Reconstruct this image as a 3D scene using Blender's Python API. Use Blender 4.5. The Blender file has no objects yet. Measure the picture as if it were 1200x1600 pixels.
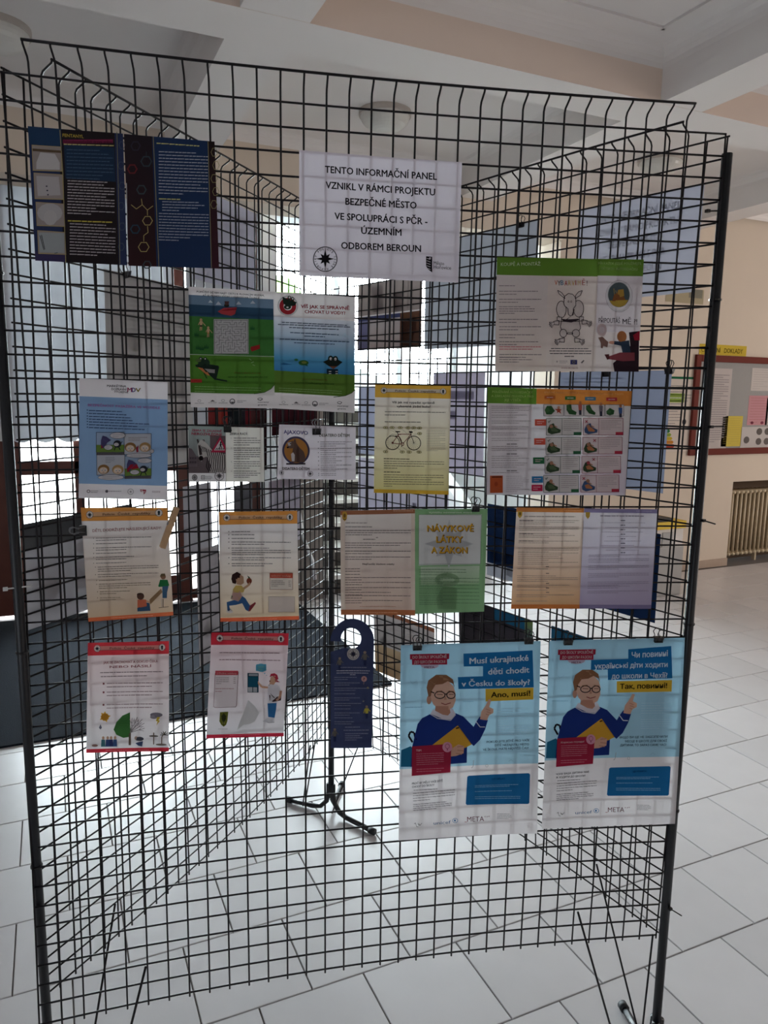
import bpy, bmesh, math, random
import numpy as np
from mathutils import Matrix, Vector

# ------------------------------------------------------------------ camera
YAW = math.radians(24.3)          # building axes against the view direction
PITCH, ROLL, FPX, EYE = 0.15901, 0.01344, 1152.2, 1.63
CT, ST = math.cos(YAW), math.sin(YAW)
sc = bpy.context.scene
COL = sc.collection

def B(x, y, z):                    # panel-fit axes -> building axes (z above floor)
    return Vector((x * CT + y * ST, -x * ST + y * CT, z + EYE))

cam = bpy.data.cameras.new('camera'); camo = bpy.data.objects.new('camera', cam); COL.objects.link(camo)
cam.sensor_fit = 'VERTICAL'; cam.sensor_height = 36; cam.lens = FPX / 1600 * 36
cam.clip_start = 0.05; cam.clip_end = 300
cp, sp, cr_, sr_ = math.cos(PITCH), math.sin(PITCH), math.cos(ROLL), math.sin(ROLL)
right0, up0, fwd = Vector((1, 0, 0)), Vector((0, sp, cp)), Vector((0, cp, -sp))
rt = right0 * cr_ + up0 * sr_
up = up0 * cr_ - right0 * sr_
yaw = Matrix.Rotation(-YAW, 3, 'Z')
rt, up, fw = yaw @ rt, yaw @ up, yaw @ fwd
m = Matrix(((rt.x, up.x, -fw.x, 0), (rt.y, up.y, -fw.y, 0), (rt.z, up.z, -fw.z, EYE), (0, 0, 0, 1)))
camo.matrix_world = m
sc.camera = camo

# ------------------------------------------------------------------ light
w = bpy.data.worlds.new('sky'); sc.world = w; w.use_nodes = True
bg = w.node_tree.nodes['Background']; bg.inputs[0].default_value = (0.86, 0.93, 1.0, 1); bg.inputs[1].default_value = 46.0
sc.view_settings.view_transform = 'Standard'; sc.view_settings.look = 'None'
sc.view_settings.exposure = 0.0; sc.view_settings.gamma = 1.0; sc.view_settings.use_curve_mapping = False
cy = sc.cycles
cy.max_bounces = 10; cy.diffuse_bounces = 6; cy.glossy_bounces = 3; cy.transmission_bounces = 6; cy.transparent_max_bounces = 12
cy.caustics_reflective = False; cy.caustics_refractive = False; cy.sample_clamp_indirect = 12; cy.use_denoising = True

def area(name, loc, target, sx, sy, power, col):
    l = bpy.data.lights.new(name, 'AREA'); l.shape = 'RECTANGLE'; l.size = sx; l.size_y = sy; l.energy = power; l.color = col
    o = bpy.data.objects.new(name, l); COL.objects.link(o); o.location = loc
    o.rotation_euler = (Vector(target) - Vector(loc)).to_track_quat('-Z', 'Y').to_euler()
    return o
# sky enters by the stair window and entrance screen; the area lamps are added fill
def portal(name, loc, target, sx, sy):      # tells Cycles where the sky comes in; gives no light of its own
    o = area(name, loc, target, sx, sy, 1, (1, 1, 1)); o.data.cycles.is_portal = True
portal('stair_window_portal', (3.4, 9.4, 2.62), (3.4, 0, 2.62), 3.6, 2.2)
portal('entrance_portal', (.6, 5.9, 1.6), (.6, 0, 1.6), 1.75, 3.0)
area('hall_fill_light', (5.5, -5.0, 1.9), (3.5, 3, 1.3), 7.0, 1.8, 30, (0.98, 0.92, 0.94))  # added lamp behind the viewer; the rear wall has no window
area('east_fill_light', (9.3, 1.8, 1.8), (6.0, 4.6, 1.6), 4.0, 1.9, 165, (1.0, 0.93, 0.87))  # added warm lamp brightening the far wall; no window stands here
area('side_fill_light', (-3.6, -0.5, 1.8), (2.5, 3.0, 1.0), 4.0, 1.8, 40, (0.82, 0.9, 1))  # added cool lamp in front of the blank left wall

# ------------------------------------------------------------------ materials
def lin(c):
    return tuple(((v / 255) / 12.92 if v / 255 <= 0.04045 else ((v / 255 + 0.055) / 1.055) ** 2.4) for v in c[:3]) + (1,)
def mat(name, col, rough=0.6, metal=0.0, noise=0, scale=8, bump=0, coat=0, spec=None):
    mm = bpy.data.materials.new(name); mm.use_nodes = True; nt = mm.node_tree; b = nt.nodes['Principled BSDF']
    b.inputs['Base Color'].default_value = lin(col); b.inputs['Roughness'].default_value = rough; b.inputs['Metallic'].default_value = metal
    if coat: b.inputs['Coat Weight'].default_value = coat
    if spec is not None: b.inputs['Specular IOR Level'].default_value = spec
    if noise or bump:
        tc = nt.nodes.new('ShaderNodeTexCoord'); n = nt.nodes.new('ShaderNodeTexNoise'); n.inputs['Scale'].default_value = scale; n.inputs['Detail'].default_value = 5
        nt.links.new(tc.outputs['Object'], n.inputs['Vector'])
        if noise:
            mx = nt.nodes.new('ShaderNodeMix'); mx.data_type = 'RGBA'
            a = lin(col); mx.inputs[6].default_value = tuple(max(0, v * (1 - noise)) for v in a[:3]) + (1,); mx.inputs[7].default_value = tuple(min(1, v * (1 + noise)) for v in a[:3]) + (1,)
            nt.links.new(n.outputs['Fac'], mx.inputs[0]); nt.links.new(mx.outputs[2], b.inputs['Base Color'])
        if bump:
            bp = nt.nodes.new('ShaderNodeBump'); bp.inputs['Strength'].default_value = bump; bp.inputs['Distance'].default_value = 0.004
            nt.links.new(n.outputs['Fac'], bp.inputs['Height']); nt.links.new(bp.outputs[0], b.inputs['Normal'])
    return mm
def paper_mat(name, trans, gloss=0.0):
    mm = bpy.data.materials.new(name); mm.use_nodes = True; nt = mm.node_tree; nt.nodes.clear()
    o = nt.nodes.new('ShaderNodeOutputMaterial'); a = nt.nodes.new('ShaderNodeAttribute'); a.attribute_name = 'Col'
    d = nt.nodes.new('ShaderNodeBsdfDiffuse'); t = nt.nodes.new('ShaderNodeBsdfTranslucent'); mx = nt.nodes.new('ShaderNodeMixShader'); mx.inputs[0].default_value = trans
    nt.links.new(a.outputs['Color'], d.inputs[0]); nt.links.new(a.outputs['Color'], t.inputs[0])
    nt.links.new(d.outputs[0], mx.inputs[1]); nt.links.new(t.outputs[0], mx.inputs[2]); last = mx
    if gloss:
        g = nt.nodes.new('ShaderNodeBsdfGlossy'); g.inputs['Roughness'].default_value = 0.3; m2 = nt.nodes.new('ShaderNodeMixShader'); m2.inputs[0].default_value = gloss
        nt.links.new(mx.outputs[0], m2.inputs[1]); nt.links.new(g.outputs[0], m2.inputs[2]); last = m2
    nt.links.new(last.outputs[0], o.inputs[0]); return mm
M_PAPER = paper_mat('paper', 0.36); M_INK = paper_mat('ink', 0.30); M_GLOSS = paper_mat('glossy_print', 0.12, 0.02); M_CARD = paper_mat('card', 0.2)
M_WIRE = mat('black_wire', (18, 14, 19), 0.42, 0.0, spec=0.3)
M_POLE = mat('dark_tube', (16, 20, 26), 0.4, 0.0)
M_FOOT = mat('rubber', (24, 28, 32), 0.6)
M_CLIP = mat('clip_black', (14, 14, 16), 0.35); M_STEEL = mat('steel_wire', (120, 120, 124), 0.3, 0.9)
M_WOOD = mat('pin_wood', (178, 145, 108), 0.6, noise=.2, scale=60)
M_CEIL = mat('ceiling_paint', (226, 221, 218), 0.9, noise=.03, scale=2, bump=.08)
M_BEIGE = mat('beige_wall_paint', (208, 194, 178), 0.9, noise=.04, scale=3, bump=.1)
M_WHITE = mat('white_wall_paint', (226, 228, 230), 0.85, noise=.03, scale=3)
M_GROUT = mat('grout', (112, 104, 100), 0.9)
M_BROWN = mat('brown_wood', (86, 44, 34), 0.45, noise=.25, scale=12)
M_FRAME = mat('red_brown_frame', (104, 46, 38), 0.75, spec=.2)
M_FELT = mat('grey_board', (150, 148, 146), 0.95, noise=.06, scale=120)
M_SKIRT = mat('skirting_tile', (170, 150, 134), 0.5, noise=.08, scale=20)
M_RAD = mat('radiator_enamel', (196, 180, 152), 0.45)
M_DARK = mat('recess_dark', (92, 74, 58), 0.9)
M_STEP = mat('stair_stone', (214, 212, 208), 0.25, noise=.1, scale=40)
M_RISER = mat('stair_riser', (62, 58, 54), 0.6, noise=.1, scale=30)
M_LAMP = mat('opal_glass', (206, 204, 198), 0.3); M_LRING = mat('lamp_base', (186, 178, 170), 0.6)
M_LAWN = mat('lawn', (96, 130, 60), 0.95, noise=.3, scale=5)
M_LEAF = mat('foliage', (56, 84, 22), 0.8, noise=.4, scale=6)
M_HOUSE = mat('render', (48, 56, 58), 0.8); M_ROOF = mat('roof', (34, 44, 42), 0.8)
M_METALG = mat('grey_enamel', (168, 166, 164), 0.5); M_YEL = mat('yellow_label', (226, 190, 60), 0.6); M_BLK = mat('black_plastic', (26, 24, 24), 0.5)
def tile_mat():
    mm = mat('floor_tile', (208, 205, 206), 0.30, noise=.05, scale=9, bump=.15); nt = mm.node_tree; b = nt.nodes['Principled BSDF']
    src = b.inputs['Base Color'].links[0].from_socket; oi = nt.nodes.new('ShaderNodeObjectInfo'); mr = nt.nodes.new('ShaderNodeMapRange')
    mr.inputs[3].default_value = .93; mr.inputs[4].default_value = 1.04; h = nt.nodes.new('ShaderNodeHueSaturation')
    nt.links.new(oi.outputs['Random'], mr.inputs[0]); nt.links.new(mr.outputs[0], h.inputs['Value']); nt.links.new(src, h.inputs['Color']); nt.links.new(h.outputs[0], b.inputs['Base Color'])
    return mm
M_TILE = tile_mat()
def carpet_mat():
    mm = mat('mat_fibre', (31, 36, 44), 1.0, noise=.35, scale=220, bump=.5, spec=.05); nt = mm.node_tree
    wv = nt.nodes.new('ShaderNodeTexWave'); wv.bands_direction = 'Y'; wv.inputs['Scale'].default_value = 28; wv.inputs['Distortion'].default_value = 3; tc = nt.nodes.new('ShaderNodeTexCoord'); nt.links.new(tc.outputs['Object'], wv.inputs[0])
    b = nt.nodes['Principled BSDF']; src = b.inputs['Base Color'].links[0].from_socket; mx = nt.nodes.new('ShaderNodeMix'); mx.data_type = 'RGBA'; mx.blend_type = 'MULTIPLY'; mx.inputs[0].default_value = .35
    nt.links.new(src, mx.inputs[6]); nt.links.new(wv.outputs['Color'], mx.inputs[7]); nt.links.new(mx.outputs[2], b.inputs['Base Color']); return mm
M_MAT = carpet_mat()
def glass_mat():
    mm = bpy.data.materials.new('window_glass'); mm.use_nodes = True; nt = mm.node_tree; nt.nodes.clear(); o = nt.nodes.new('ShaderNodeOutputMaterial')
    t = nt.nodes.new('ShaderNodeBsdfTransparent'); t.inputs[0].default_value = (.95, .98, .97, 1); g = nt.nodes.new('ShaderNodeBsdfGlossy'); g.inputs['Roughness'].default_value = .02; f = nt.nodes.new('ShaderNodeFresnel'); f.inputs[0].default_value = 1.45
    mx = nt.nodes.new('ShaderNodeMixShader'); nt.links.new(f.outputs[0], mx.inputs[0]); nt.links.new(t.outputs[0], mx.inputs[1]); nt.links.new(g.outputs[0], mx.inputs[2]); nt.links.new(mx.outputs[0], o.inputs[0]); return mm
M_GLASS = glass_mat()
def blind_mat():
    mm = bpy.data.materials.new('blind_cloth'); mm.use_nodes = True; nt = mm.node_tree; nt.nodes.clear(); o = nt.nodes.new('ShaderNodeOutputMaterial')
    n = nt.nodes.new('ShaderNodeTexNoise'); n.inputs['Scale'].default_value = 9; n.inputs['Detail'].default_value = 4; tc = nt.nodes.new('ShaderNodeTexCoord'); nt.links.new(tc.outputs['Object'], n.inputs[0])
    r = nt.nodes.new('ShaderNodeValToRGB'); r.color_ramp.elements[0].color = lin((176, 182, 192)); r.color_ramp.elements[1].color = lin((204, 208, 214)); nt.links.new(n.outputs['Fac'], r.inputs[0])
    d = nt.nodes.new('ShaderNodeBsdfDiffuse'); t = nt.nodes.new('ShaderNodeBsdfTranslucent'); mx = nt.nodes.new('ShaderNodeMixShader'); mx.inputs[0].default_value = .035
    nt.links.new(r.outputs[0], d.inputs[0]); nt.links.new(r.outputs[0], t.inputs[0]); nt.links.new(d.outputs[0], mx.inputs[1]); nt.links.new(t.outputs[0], mx.inputs[2]); nt.links.new(mx.outputs[0], o.inputs[0]); return mm
M_BLIND = blind_mat()

# ------------------------------------------------------------------ helpers
def link(name, me, parent=None, m=None):
    o = bpy.data.objects.new(name, me); COL.objects.link(o)
    if parent: o.parent = parent
    if m is not None and me is not None and not me.materials: me.materials.append(m)
    return o
def tag(o, label=None, cat=None, group=None, kind=None):
    if label: o['label'] = label
    if cat: o['category'] = cat
    if group: o['group'] = group
    if kind: o['kind'] = kind
    return o
def empty(name, loc=(0, 0, 0), label=None, cat=None, group=None, kind=None):
    o = bpy.data.objects.new(name, None); o.empty_display_size = .05; COL.objects.link(o); o.location = loc; tag(o, label, cat, group, kind)
    o['_org'] = 0; del o['_org']
    return o
class MB:
    def __init__(s): s.v = []; s.f = []; s.c = []
    def face(s, pts, col=None):
        n = len(s.v); s.v += [tuple(p) for p in pts]; s.f.append(tuple(range(n, n + len(pts)))); s.c.append(col)
    def box(s, lo, hi):
        x0, y0, z0 = lo; x1, y1, z1 = hi; n = len(s.v)
        s.v += [(x0, y0, z0), (x1, y0, z0), (x1, y1, z0), (x0, y1, z0), (x0, y0, z1), (x1, y0, z1), (x1, y1, z1), (x0, y1, z1)]
        for q in ((3, 2, 1, 0), (4, 5, 6, 7), (0, 1, 5, 4), (1, 2, 6, 5), (2, 3, 7, 6), (3, 0, 4, 7)): s.f.append(tuple(n + k for k in q)); s.c.append(None)
        return s
    def tube(s, pts, r, n=6, caps=True):
        pts = [Vector(p) for p in pts]; rings = []; u = None
        for i, p in enumerate(pts):
            t = ((pts[min(i + 1, len(pts) - 1)] - p).normalized() + (p - pts[max(i - 1, 0)]).normalized())
            t = t.normalized() if t.length > 1e-9 else Vector((0, 0, 1))
            if u is None: u = t.cross(Vector((0.31, .2, 1)) if abs(t.z) < .9 else Vector((1, .2, 0))).normalized()
            else: u = (u - t * u.dot(t)).normalized()
            v = t.cross(u); rr = r[i] if isinstance(r, (list, tuple)) else r; k = len(s.v)
            for j in range(n):
                a = 2 * math.pi * j / n; s.v.append(tuple(p + u * (math.cos(a) * rr) + v * (math.sin(a) * rr)))
            rings.append(k)
        for a, b in zip(rings, rings[1:]):
            for j in range(n): s.f.append((a + j, a + (j + 1) % n, b + (j + 1) % n, b + j)); s.c.append(None)
        if caps:
            s.f.append(tuple(rings[0] + j for j in reversed(range(n)))); s.f.append(tuple(rings[-1] + j for j in range(n))); s.c += [None, None]
        return s
    def mesh(s, name, smooth=False, off=(0, 0, 0)):
        me = bpy.data.meshes.new(name); vv = [(a - off[0], b - off[1], c - off[2]) for a, b, c in s.v]
        me.from_pydata(vv, [], s.f)
        if any(c is not None for c in s.c):
            at = me.color_attributes.new('Col', 'FLOAT_COLOR', 'CORNER'); arr = []
            for f, c in zip(s.f, s.c):
                if isinstance(c, list): 
                    for k in c: arr += list(k)
                else: arr += list(c) * len(f)
            at.data.foreach_set('color', arr)
        if smooth: me.shade_smooth()
        me.update(); return me
    def build(s, name, m, parent=None, smooth=False):
        off = tuple(parent.matrix_basis.translation) if parent is not None and parent.parent is None else ((0, 0, 0) if parent is None else tuple(parent.parent.matrix_basis.translation))
        return link(name, s.mesh(name, smooth, off), parent, m)
def box(name, lo, hi, m, parent=None, bevel=0, **k):
    o = MB().box(lo, hi).build(name, m, parent)
    if bevel: b = o.modifiers.new('b', 'BEVEL'); b.width = bevel; b.segments = 2
    if k: tag(o, **k)
    return o
def struct(name, lo, hi, m): return box(name, lo, hi, m, kind='structure')
def ray(x, y):
    X, Y = x - 600, y - 800; X, Y = cr_ * X + sr_ * Y, -sr_ * X + cr_ * Y
    a, u = X / FPX, -Y / FPX
    return B(a, cp + u * sp, -sp + u * cp - EYE)
def on_b(x, y, b):      # point of the plane y = b seen there
    r = ray(x, y); k = b / r.y; return Vector((r.x * k, b, r.z * k + EYE))
def project(p):
    d = Vector(p) - Vector((0, 0, EYE)); z = d.dot(fw)
    if z < .1: return None
    return 600 + d.dot(rt) / z * FPX, 800 - d.dot(up) / z * FPX

# ------------------------------------------------------------------ room shell
ZB, ZC = 3.08, 3.31           # beam underside, coffer ceiling
fl = struct('floor', (-4.2, -6.2, -.12), (10, 9.3, -.006), M_GROUT)
TP = .3025
tm = MB(); g = .0022
def tile_mesh():
    h = TP / 2 - g; c = .0012; me = MB(); me.box((-h, -h, -.007), (h, h, 0)).mesh('tile')
    b = MB(); v = [(-h, -h, -.007), (h, -h, -.007), (h, h, -.007), (-h, h, -.007), (-h, -h, -c), (h, -h, -c), (h, h, -c), (-h, h, -c), (-h + c, -h + c, 0), (h - c, -h + c, 0), (h - c, h - c, 0), (-h + c, h - c, 0)]
    b.v = v; b.f = [(8, 9, 10, 11)] + [(i, (i + 1) % 4, 4 + (i + 1) % 4, 4 + i) for i in range(4)] + [(4 + i, 4 + (i + 1) % 4, 8 + (i + 1) % 4, 8 + i) for i in range(4)]; b.c = [None] * 9
    me = b.mesh('tile'); me.materials.append(M_TILE); return me
tme = tile_mesh()
tiles = []
for j in range(-25, 27):
    b0 = 1.417 + j * TP
    for i in range(-14, 33):
        a0 = (.125 if j % 2 == 0 else .2765) + i * TP
        cx, cyy = a0 + TP / 2, b0 + TP / 2
        if -4.1 < cx < 9.4 and -6 < cyy < 5.6 and not (cyy > 5.0 and cx > 3.7):
            q = project((cx, cyy, 0)); vis = q and -80 < q[0] < 1280 and 600 < q[1] < 1700 and not (cx < 1.5 and cyy > 3.8)
            tiles.append((0 if vis else 1, math.hypot(cx, cyy), cx, cyy))
tiles.sort()
tile_objs = []
for k, (v, d, cx, cyy) in enumerate(tiles):
    if k < 300 and v == 0:
        o = link('tile', tme, fl); o.location = (cx, cyy, 0); tile_objs.append(o)
    else:
        h = TP / 2 - g; tm.face([(cx - h, cyy - h, 0), (cx + h, cyy - h, 0), (cx + h, cyy + h, 0), (cx - h, cyy + h, 0)])
tag(tm.build('tile_field', M_TILE, fl), kind='stuff')
mt = box('entrance_mat', (-4.0, 3.6, .001), (1.69, 5.66, .011), M_MAT); tag(mt, 'large dark blue-grey ribbed entrance mat on the tiles inside the glazed doors', 'mat')

ceil = struct('ceiling', (-4.2, -6.2, ZC), (10, 5.35, ZC + .12), M_CEIL)
bx = [-3.48, -1.37, .745, 2.86, 4.975, 7.09, 9.2]
n = 0
for a in bx: struct('beam_cross', (a, -6.2, ZB + .001), (a + .28, 5.06, ZC + .02), M_CEIL)
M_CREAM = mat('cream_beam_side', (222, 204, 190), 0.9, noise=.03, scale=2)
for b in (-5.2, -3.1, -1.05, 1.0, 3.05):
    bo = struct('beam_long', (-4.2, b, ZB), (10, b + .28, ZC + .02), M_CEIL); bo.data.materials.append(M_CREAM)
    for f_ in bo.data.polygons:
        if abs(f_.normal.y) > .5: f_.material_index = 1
gi = 0
for b0, b1 in ((1.28, 3.05), (3.33, 5.05)):       # coved corners and the inset moulding line of the coffers in view
    for a0 in bx[:-1]:
        a1 = a0 + 2.115; a0 += .28; k = .075; mb = MB(); nn = 5
        for (p, q, dx, dy) in (((a0, b0), (a1, b0), 0, 1), ((a1, b0), (a1, b1), -1, 0), ((a1, b1), (a0, b1), 0, -1), ((a0, b1), (a0, b0), 1, 0)):
            pr = [(k - k * math.cos(t * math.pi / 2 / nn), k - k * math.sin(t * math.pi / 2 / nn)) for t in range(nn + 1)]
            for (h0, v0), (h1, v1) in zip(pr, pr[1:]):
                mb.face([(p[0] + dx * h0, p[1] + dy * h0, ZC - v0), (q[0] + dx * h0, q[1] + dy * h0, ZC - v0), (q[0] + dx * h1, q[1] + dy * h1, ZC - v1), (p[0] + dx * h1, p[1] + dy * h1, ZC - v1)])
        tag(mb.build('cornice', M_CEIL, smooth=True), kind='structure')
        if b0 > 3: continue
        e = .19; mb = MB()
        for lo, hi in (((a0 + e, b0 + e), (a1 - e, b0 + e + .014)), ((a0 + e, b1 - e - .014), (a1 - e, b1 - e)), ((a0 + e, b0 + e), (a0 + e + .014, b1 - e)), ((a1 - e - .014, b0 + e), (a1 - e, b1 - e))):
            mb.box((lo[0], lo[1], ZC - .012), (hi[0], hi[1], ZC + .001))
        tag(mb.build('trim_1', M_CEIL), kind='structure')
# outer walls of the hall
struct('wall_right', (9.5, -6.2, 0), (9.7, 5.4, ZC), M_BEIGE)
struct('wall_left', (-4.2, -6.2, 0), (-4.0, 5.8, ZC), M_WHITE)
struct('wall_rear', (-4.2, -6.2, 0), (10, -6.0, ZC), M_BEIGE)
# far wall to the right of the stair opening, with the radiator niche (a 6.0-8.4, z .03-.83)
WB = 5.1; NA0, NA1, NZ = 6.02, 8.4, .83
struct('wall_back', (3.84, WB, NZ), (9.7, WB + .3, ZC), M_BEIGE)
struct('wall_back_pier', (3.84, WB, 0), (NA0, WB + .3, NZ), M_BEIGE)
struct('wall_back_end', (NA1, WB, 0), (9.7, WB + .3, NZ), M_BEIGE)
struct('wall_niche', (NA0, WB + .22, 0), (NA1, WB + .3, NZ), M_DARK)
struct('baseboard_back', (3.84, WB - .012, 0), (NA0, WB, .075), M_SKIRT)
struct('baseboard_back_end', (NA1, WB - .012, 0), (9.5, WB, .075), M_SKIRT)
struct('beam_lintel', (-4.2, 5.05, 2.87), (3.84, 5.35, ZC + .02), M_BEIGE)
struct('ceiling_soffit', (-4.2, 5.35, ZB), (1.62, 6.1, ZB + .15), M_CEIL)
# stairwell behind the opening
struct('wall_stairwell_left', (1.5, 5.62, 0), (1.62, 9.3, 4.0), M_WHITE)
struct('wall_stairwell_right', (5.2, 5.4, 0), (5.32, 9.3, 4.0), M_WHITE)
struct('wall_stairwell_front', (1.5, 5.3, 3.2), (5.3, 5.42, 4.0), M_WHITE)
struct('ceiling_stairwell', (1.5, 5.35, 3.95), (5.32, 9.4, 4.05), M_WHITE)
struct('wall_stairwell_back', (1.5, 9.2, 0), (5.32, 9.35, 1.5), M_WHITE)
struct('wall_stairwell_top', (1.5, 9.2, 3.75), (5.32, 9.35, 4.0), M_WHITE)
wn = empty('window_1', (3.4, 9.25, 1.5), kind='structure')
for a in (1.6, 2.5, 3.42, 4.33, 5.14): box('window_frame', (a, 9.22, 1.5), (a + .06, 9.28, 3.75), M_WHITE, wn)
box('window_sill', (1.6, 9.1, 1.5), (5.2, 9.2, 1.54), M_WHITE, wn); box('window_frame', (1.6, 9.22, 1.54), (5.2, 9.28, 1.6), M_WHITE, wn); box('window_frame', (1.6, 9.22, 3.69), (5.2, 9.28, 3.75), M_WHITE, wn)
box('pane', (1.6, 9.245, 1.55), (5.2, 9.25, 3.72), M_GLASS, wn)
# stairs
st = empty('staircase', (2.7, 5.5, 0), 'wide stone staircase rising behind the wire display towards the bright window', 'staircase')
NS = 9; RI = .163; RU = .285; A0, A1 = 1.93, 3.42
for k in range(NS):
    b0 = 5.52 + k * RU
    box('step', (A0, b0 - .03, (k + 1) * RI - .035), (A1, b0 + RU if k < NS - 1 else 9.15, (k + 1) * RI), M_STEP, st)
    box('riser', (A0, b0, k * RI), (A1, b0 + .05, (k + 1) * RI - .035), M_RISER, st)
pm = MB(); pts = [(5.5, 0), (5.5, .42), (5.52 + NS * RU, .42 + NS * RI * .97), (9.15, .42 + NS * RI * .97), (9.15, 0)]
x0, x1 = A1, A1 + .14
pm.face([(x0, y, z) for y, z in pts]); pm.face([(x1, y, z) for y, z in reversed(pts)])
for i in range(len(pts)):
    (ya, za), (yb, zb) = pts[i], pts[(i + 1) % len(pts)]; pm.face([(x0, ya, za), (x1, ya, za), (x1, yb, zb), (x0, yb, zb)])
pm.build('side_wall', M_WHITE, st)
box('newel_wall', (1.7, 5.42, 0), (1.92, 5.6, 1.5), mat('grey_brown_panel', (116, 108, 102), .5), st)
hr = MB()
hr.tube([on_b(x, y, 5.42) for x, y in ((426, 640), (430, 680), (437, 715), (452, 742), (463, 765), (467, 800), (474, 840), (489, 878), (492, 905))], .016, 8)
hr.tube([on_b(x, y, 5.46) for x, y in ((440, 640), (436, 690), (430, 730), (440, 760), (452, 800), (460, 850), (466, 905))], .012, 8)
hr.build('handrail', mat('white_rail', (214, 216, 218), .25), st, True)

# entrance screen (far left): brown joinery, glass, blinds
DB = 5.75
struct('wall_entrance', (-4.2, DB, 1.27), (-.265, DB + .1, ZB + .1), M_WHITE)
d = empty('door_1', (-.8, DB, 0), kind='structure')
box('door_leaf', (-1.35, DB, .02), (-.27, DB + .05, 1.27), M_BROWN, d, .004)
box('door_panel', (-1.2, DB - .012, .2), (-.42, DB, 1.1), M_BROWN, d, .008)
box('door_leaf', (-4.0, DB, .02), (-1.4, DB + .05, 1.27), M_BROWN, d, .004)
s = empty('door_2', (.4, DB, 0), kind='structure')
for lo, hi in (((-.27, 0), (-.21, ZB)), ((.14, .2), (.2, 1.27)), ((.85, 0), (.95, ZB)), ((1.42, 0), (1.5, ZB))): box('door_frame', (lo[0], DB - .02, lo[1]), (hi[0], DB + .07, hi[1]), M_BROWN, s, .003)
box('door_rail', (-.21, DB - .02, 1.03), (.85, DB + .06, 1.125), M_BROWN, s, .004); box('door_rail', (-.21, DB - .02, .02), (.85, DB + .06, .22), M_BROWN, s, .004)
box('door_rail', (.95, DB - .02, .02), (1.42, DB + .06, .1), M_BROWN, s, .004)
box('pane', (-.21, DB + .02, .22), (.85, DB + .026, 1.03), M_GLASS, s); box('pane', (-.21, DB + .02, 1.125), (.85, DB + .026, ZB), M_GLASS, s); box('pane', (.95, DB + .02, .1), (1.42, DB + .026, ZB), M_GLASS, s)
bl = empty('roller_blind', (.3, DB - .05, ZB), 'pale blue-grey cloth blind with scalloped hem drawn over the entrance glass', 'blind')
mb = MB(); W0, W1 = -.262, .86; NN = 96
def hem(a): return 1.295 - .035 * abs(math.sin((a - W0) / .075 * math.pi / 2)) ** .7
for i in range(NN):
    a, b2 = W0 + (W1 - W0) * i / NN, W0 + (W1 - W0) * (i + 1) / NN; off = lambda q: DB - .045 + .006 * math.sin(q * 23)
    mb.face([(a, off(a), hem(a)), (b2, off(b2), hem(b2)), (b2, off(b2), ZB - .03), (a, off(a), ZB - .03)])
mb.build('cloth', M_BLIND, bl, True); box('roller', (W0, DB - .07, ZB - .04), (W1, DB - .02, ZB), M_WHITE, bl)
bl2 = box('roller_blind', (.96, DB - .05, 1.32), (1.42, DB - .044, ZB), M_BLIND); tag(bl2, 'narrow pale cloth blind over the sidelight beside the brown post', 'blind')

# lamps
for k, (a, b, lab) in enumerate(((1.94, 4.36, 'round opal ceiling lamp above the white title sheet'), (4.07, 4.3, 'round opal ceiling lamp above the upper right corner of the wire display'), (-.14, 4.2, 'round opal ceiling lamp cut by the upper left picture edge'))):
    l = empty('ceiling_lamp', (a, b, ZC), lab, 'lamp', 'round opal ceiling lamps')
    mb = MB(); N = 32; prof = [(.17, 0), (.17, .02)]
    for i in range(N):
        t0, t1 = 2 * math.pi * i / N, 2 * math.pi * (i + 1) / N
        mb.face([(a + .158 * math.cos(t), b + .158 * math.sin(t), z) for t, z in ((t0, ZC), (t1, ZC), (t1, ZC - .03), (t0, ZC - .03))])
        mb.face([(a, b, ZC - .03), (a + .158 * math.cos(t0), b + .158 * math.sin(t0), ZC - .03), (a + .158 * math.cos(t1), b + .158 * math.sin(t1), ZC - .03)])
    mb.build('lamp_base', M_LRING, l)
    mb = MB(); R = 8
    for j in range(R):
        p0, p1 = math.pi / 2 * j / R, math.pi / 2 * (j + 1) / R
        for i in range(N):
            t0, t1 = 2 * math.pi * i / N, 2 * math.pi * (i + 1) / N; P_ = lambda p, t: (a + .148 * math.cos(p) * math.cos(t), b + .148 * math.cos(p) * math.sin(t), ZC - .03 - .085 * math.sin(p))
            mb.face([P_(p0, t0), P_(p0, t1), P_(p1, t1), P_(p1, t0)])
    mb.build('lamp_shade', M_LAMP, l, True)

# outside: lawn, trees, house
lw = struct('ground', (-40, 9.6, -.4), (60, 90, -.3), mat('forecourt', (222, 220, 214), .9, noise=.05)); struct('ground_forecourt', (-25, 5.95, -.3), (1.45, 9.6, -.02), mat('paving', (222, 220, 214), .8, noise=.1))
def blob(name, c, r, m, seed, label, sub=4):
    me = bpy.data.meshes.new(name); bm = bmesh.new(); bmesh.ops.create_icosphere(bm, subdivisions=sub, radius=1); rd = random.Random(seed)
    ph = [(rd.uniform(2, 9), rd.uniform(0, 6), Vector((rd.gauss(0, 1), rd.gauss(0, 1), rd.gauss(0, 1))).normalized()) for _ in range(14)]
    for v in bm.verts:
        d_ = v.co.normalized(); k = 1 + sum(.035 * math.sin(f * d_.dot(n_) + p_) for f, p_, n_ in ph) + rd.uniform(-.06, .06); v.co = Vector((d_.x * r[0], d_.y * r[1], d_.z * r[2])) * k
    bm.to_mesh(me); bm.free(); return me
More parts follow.
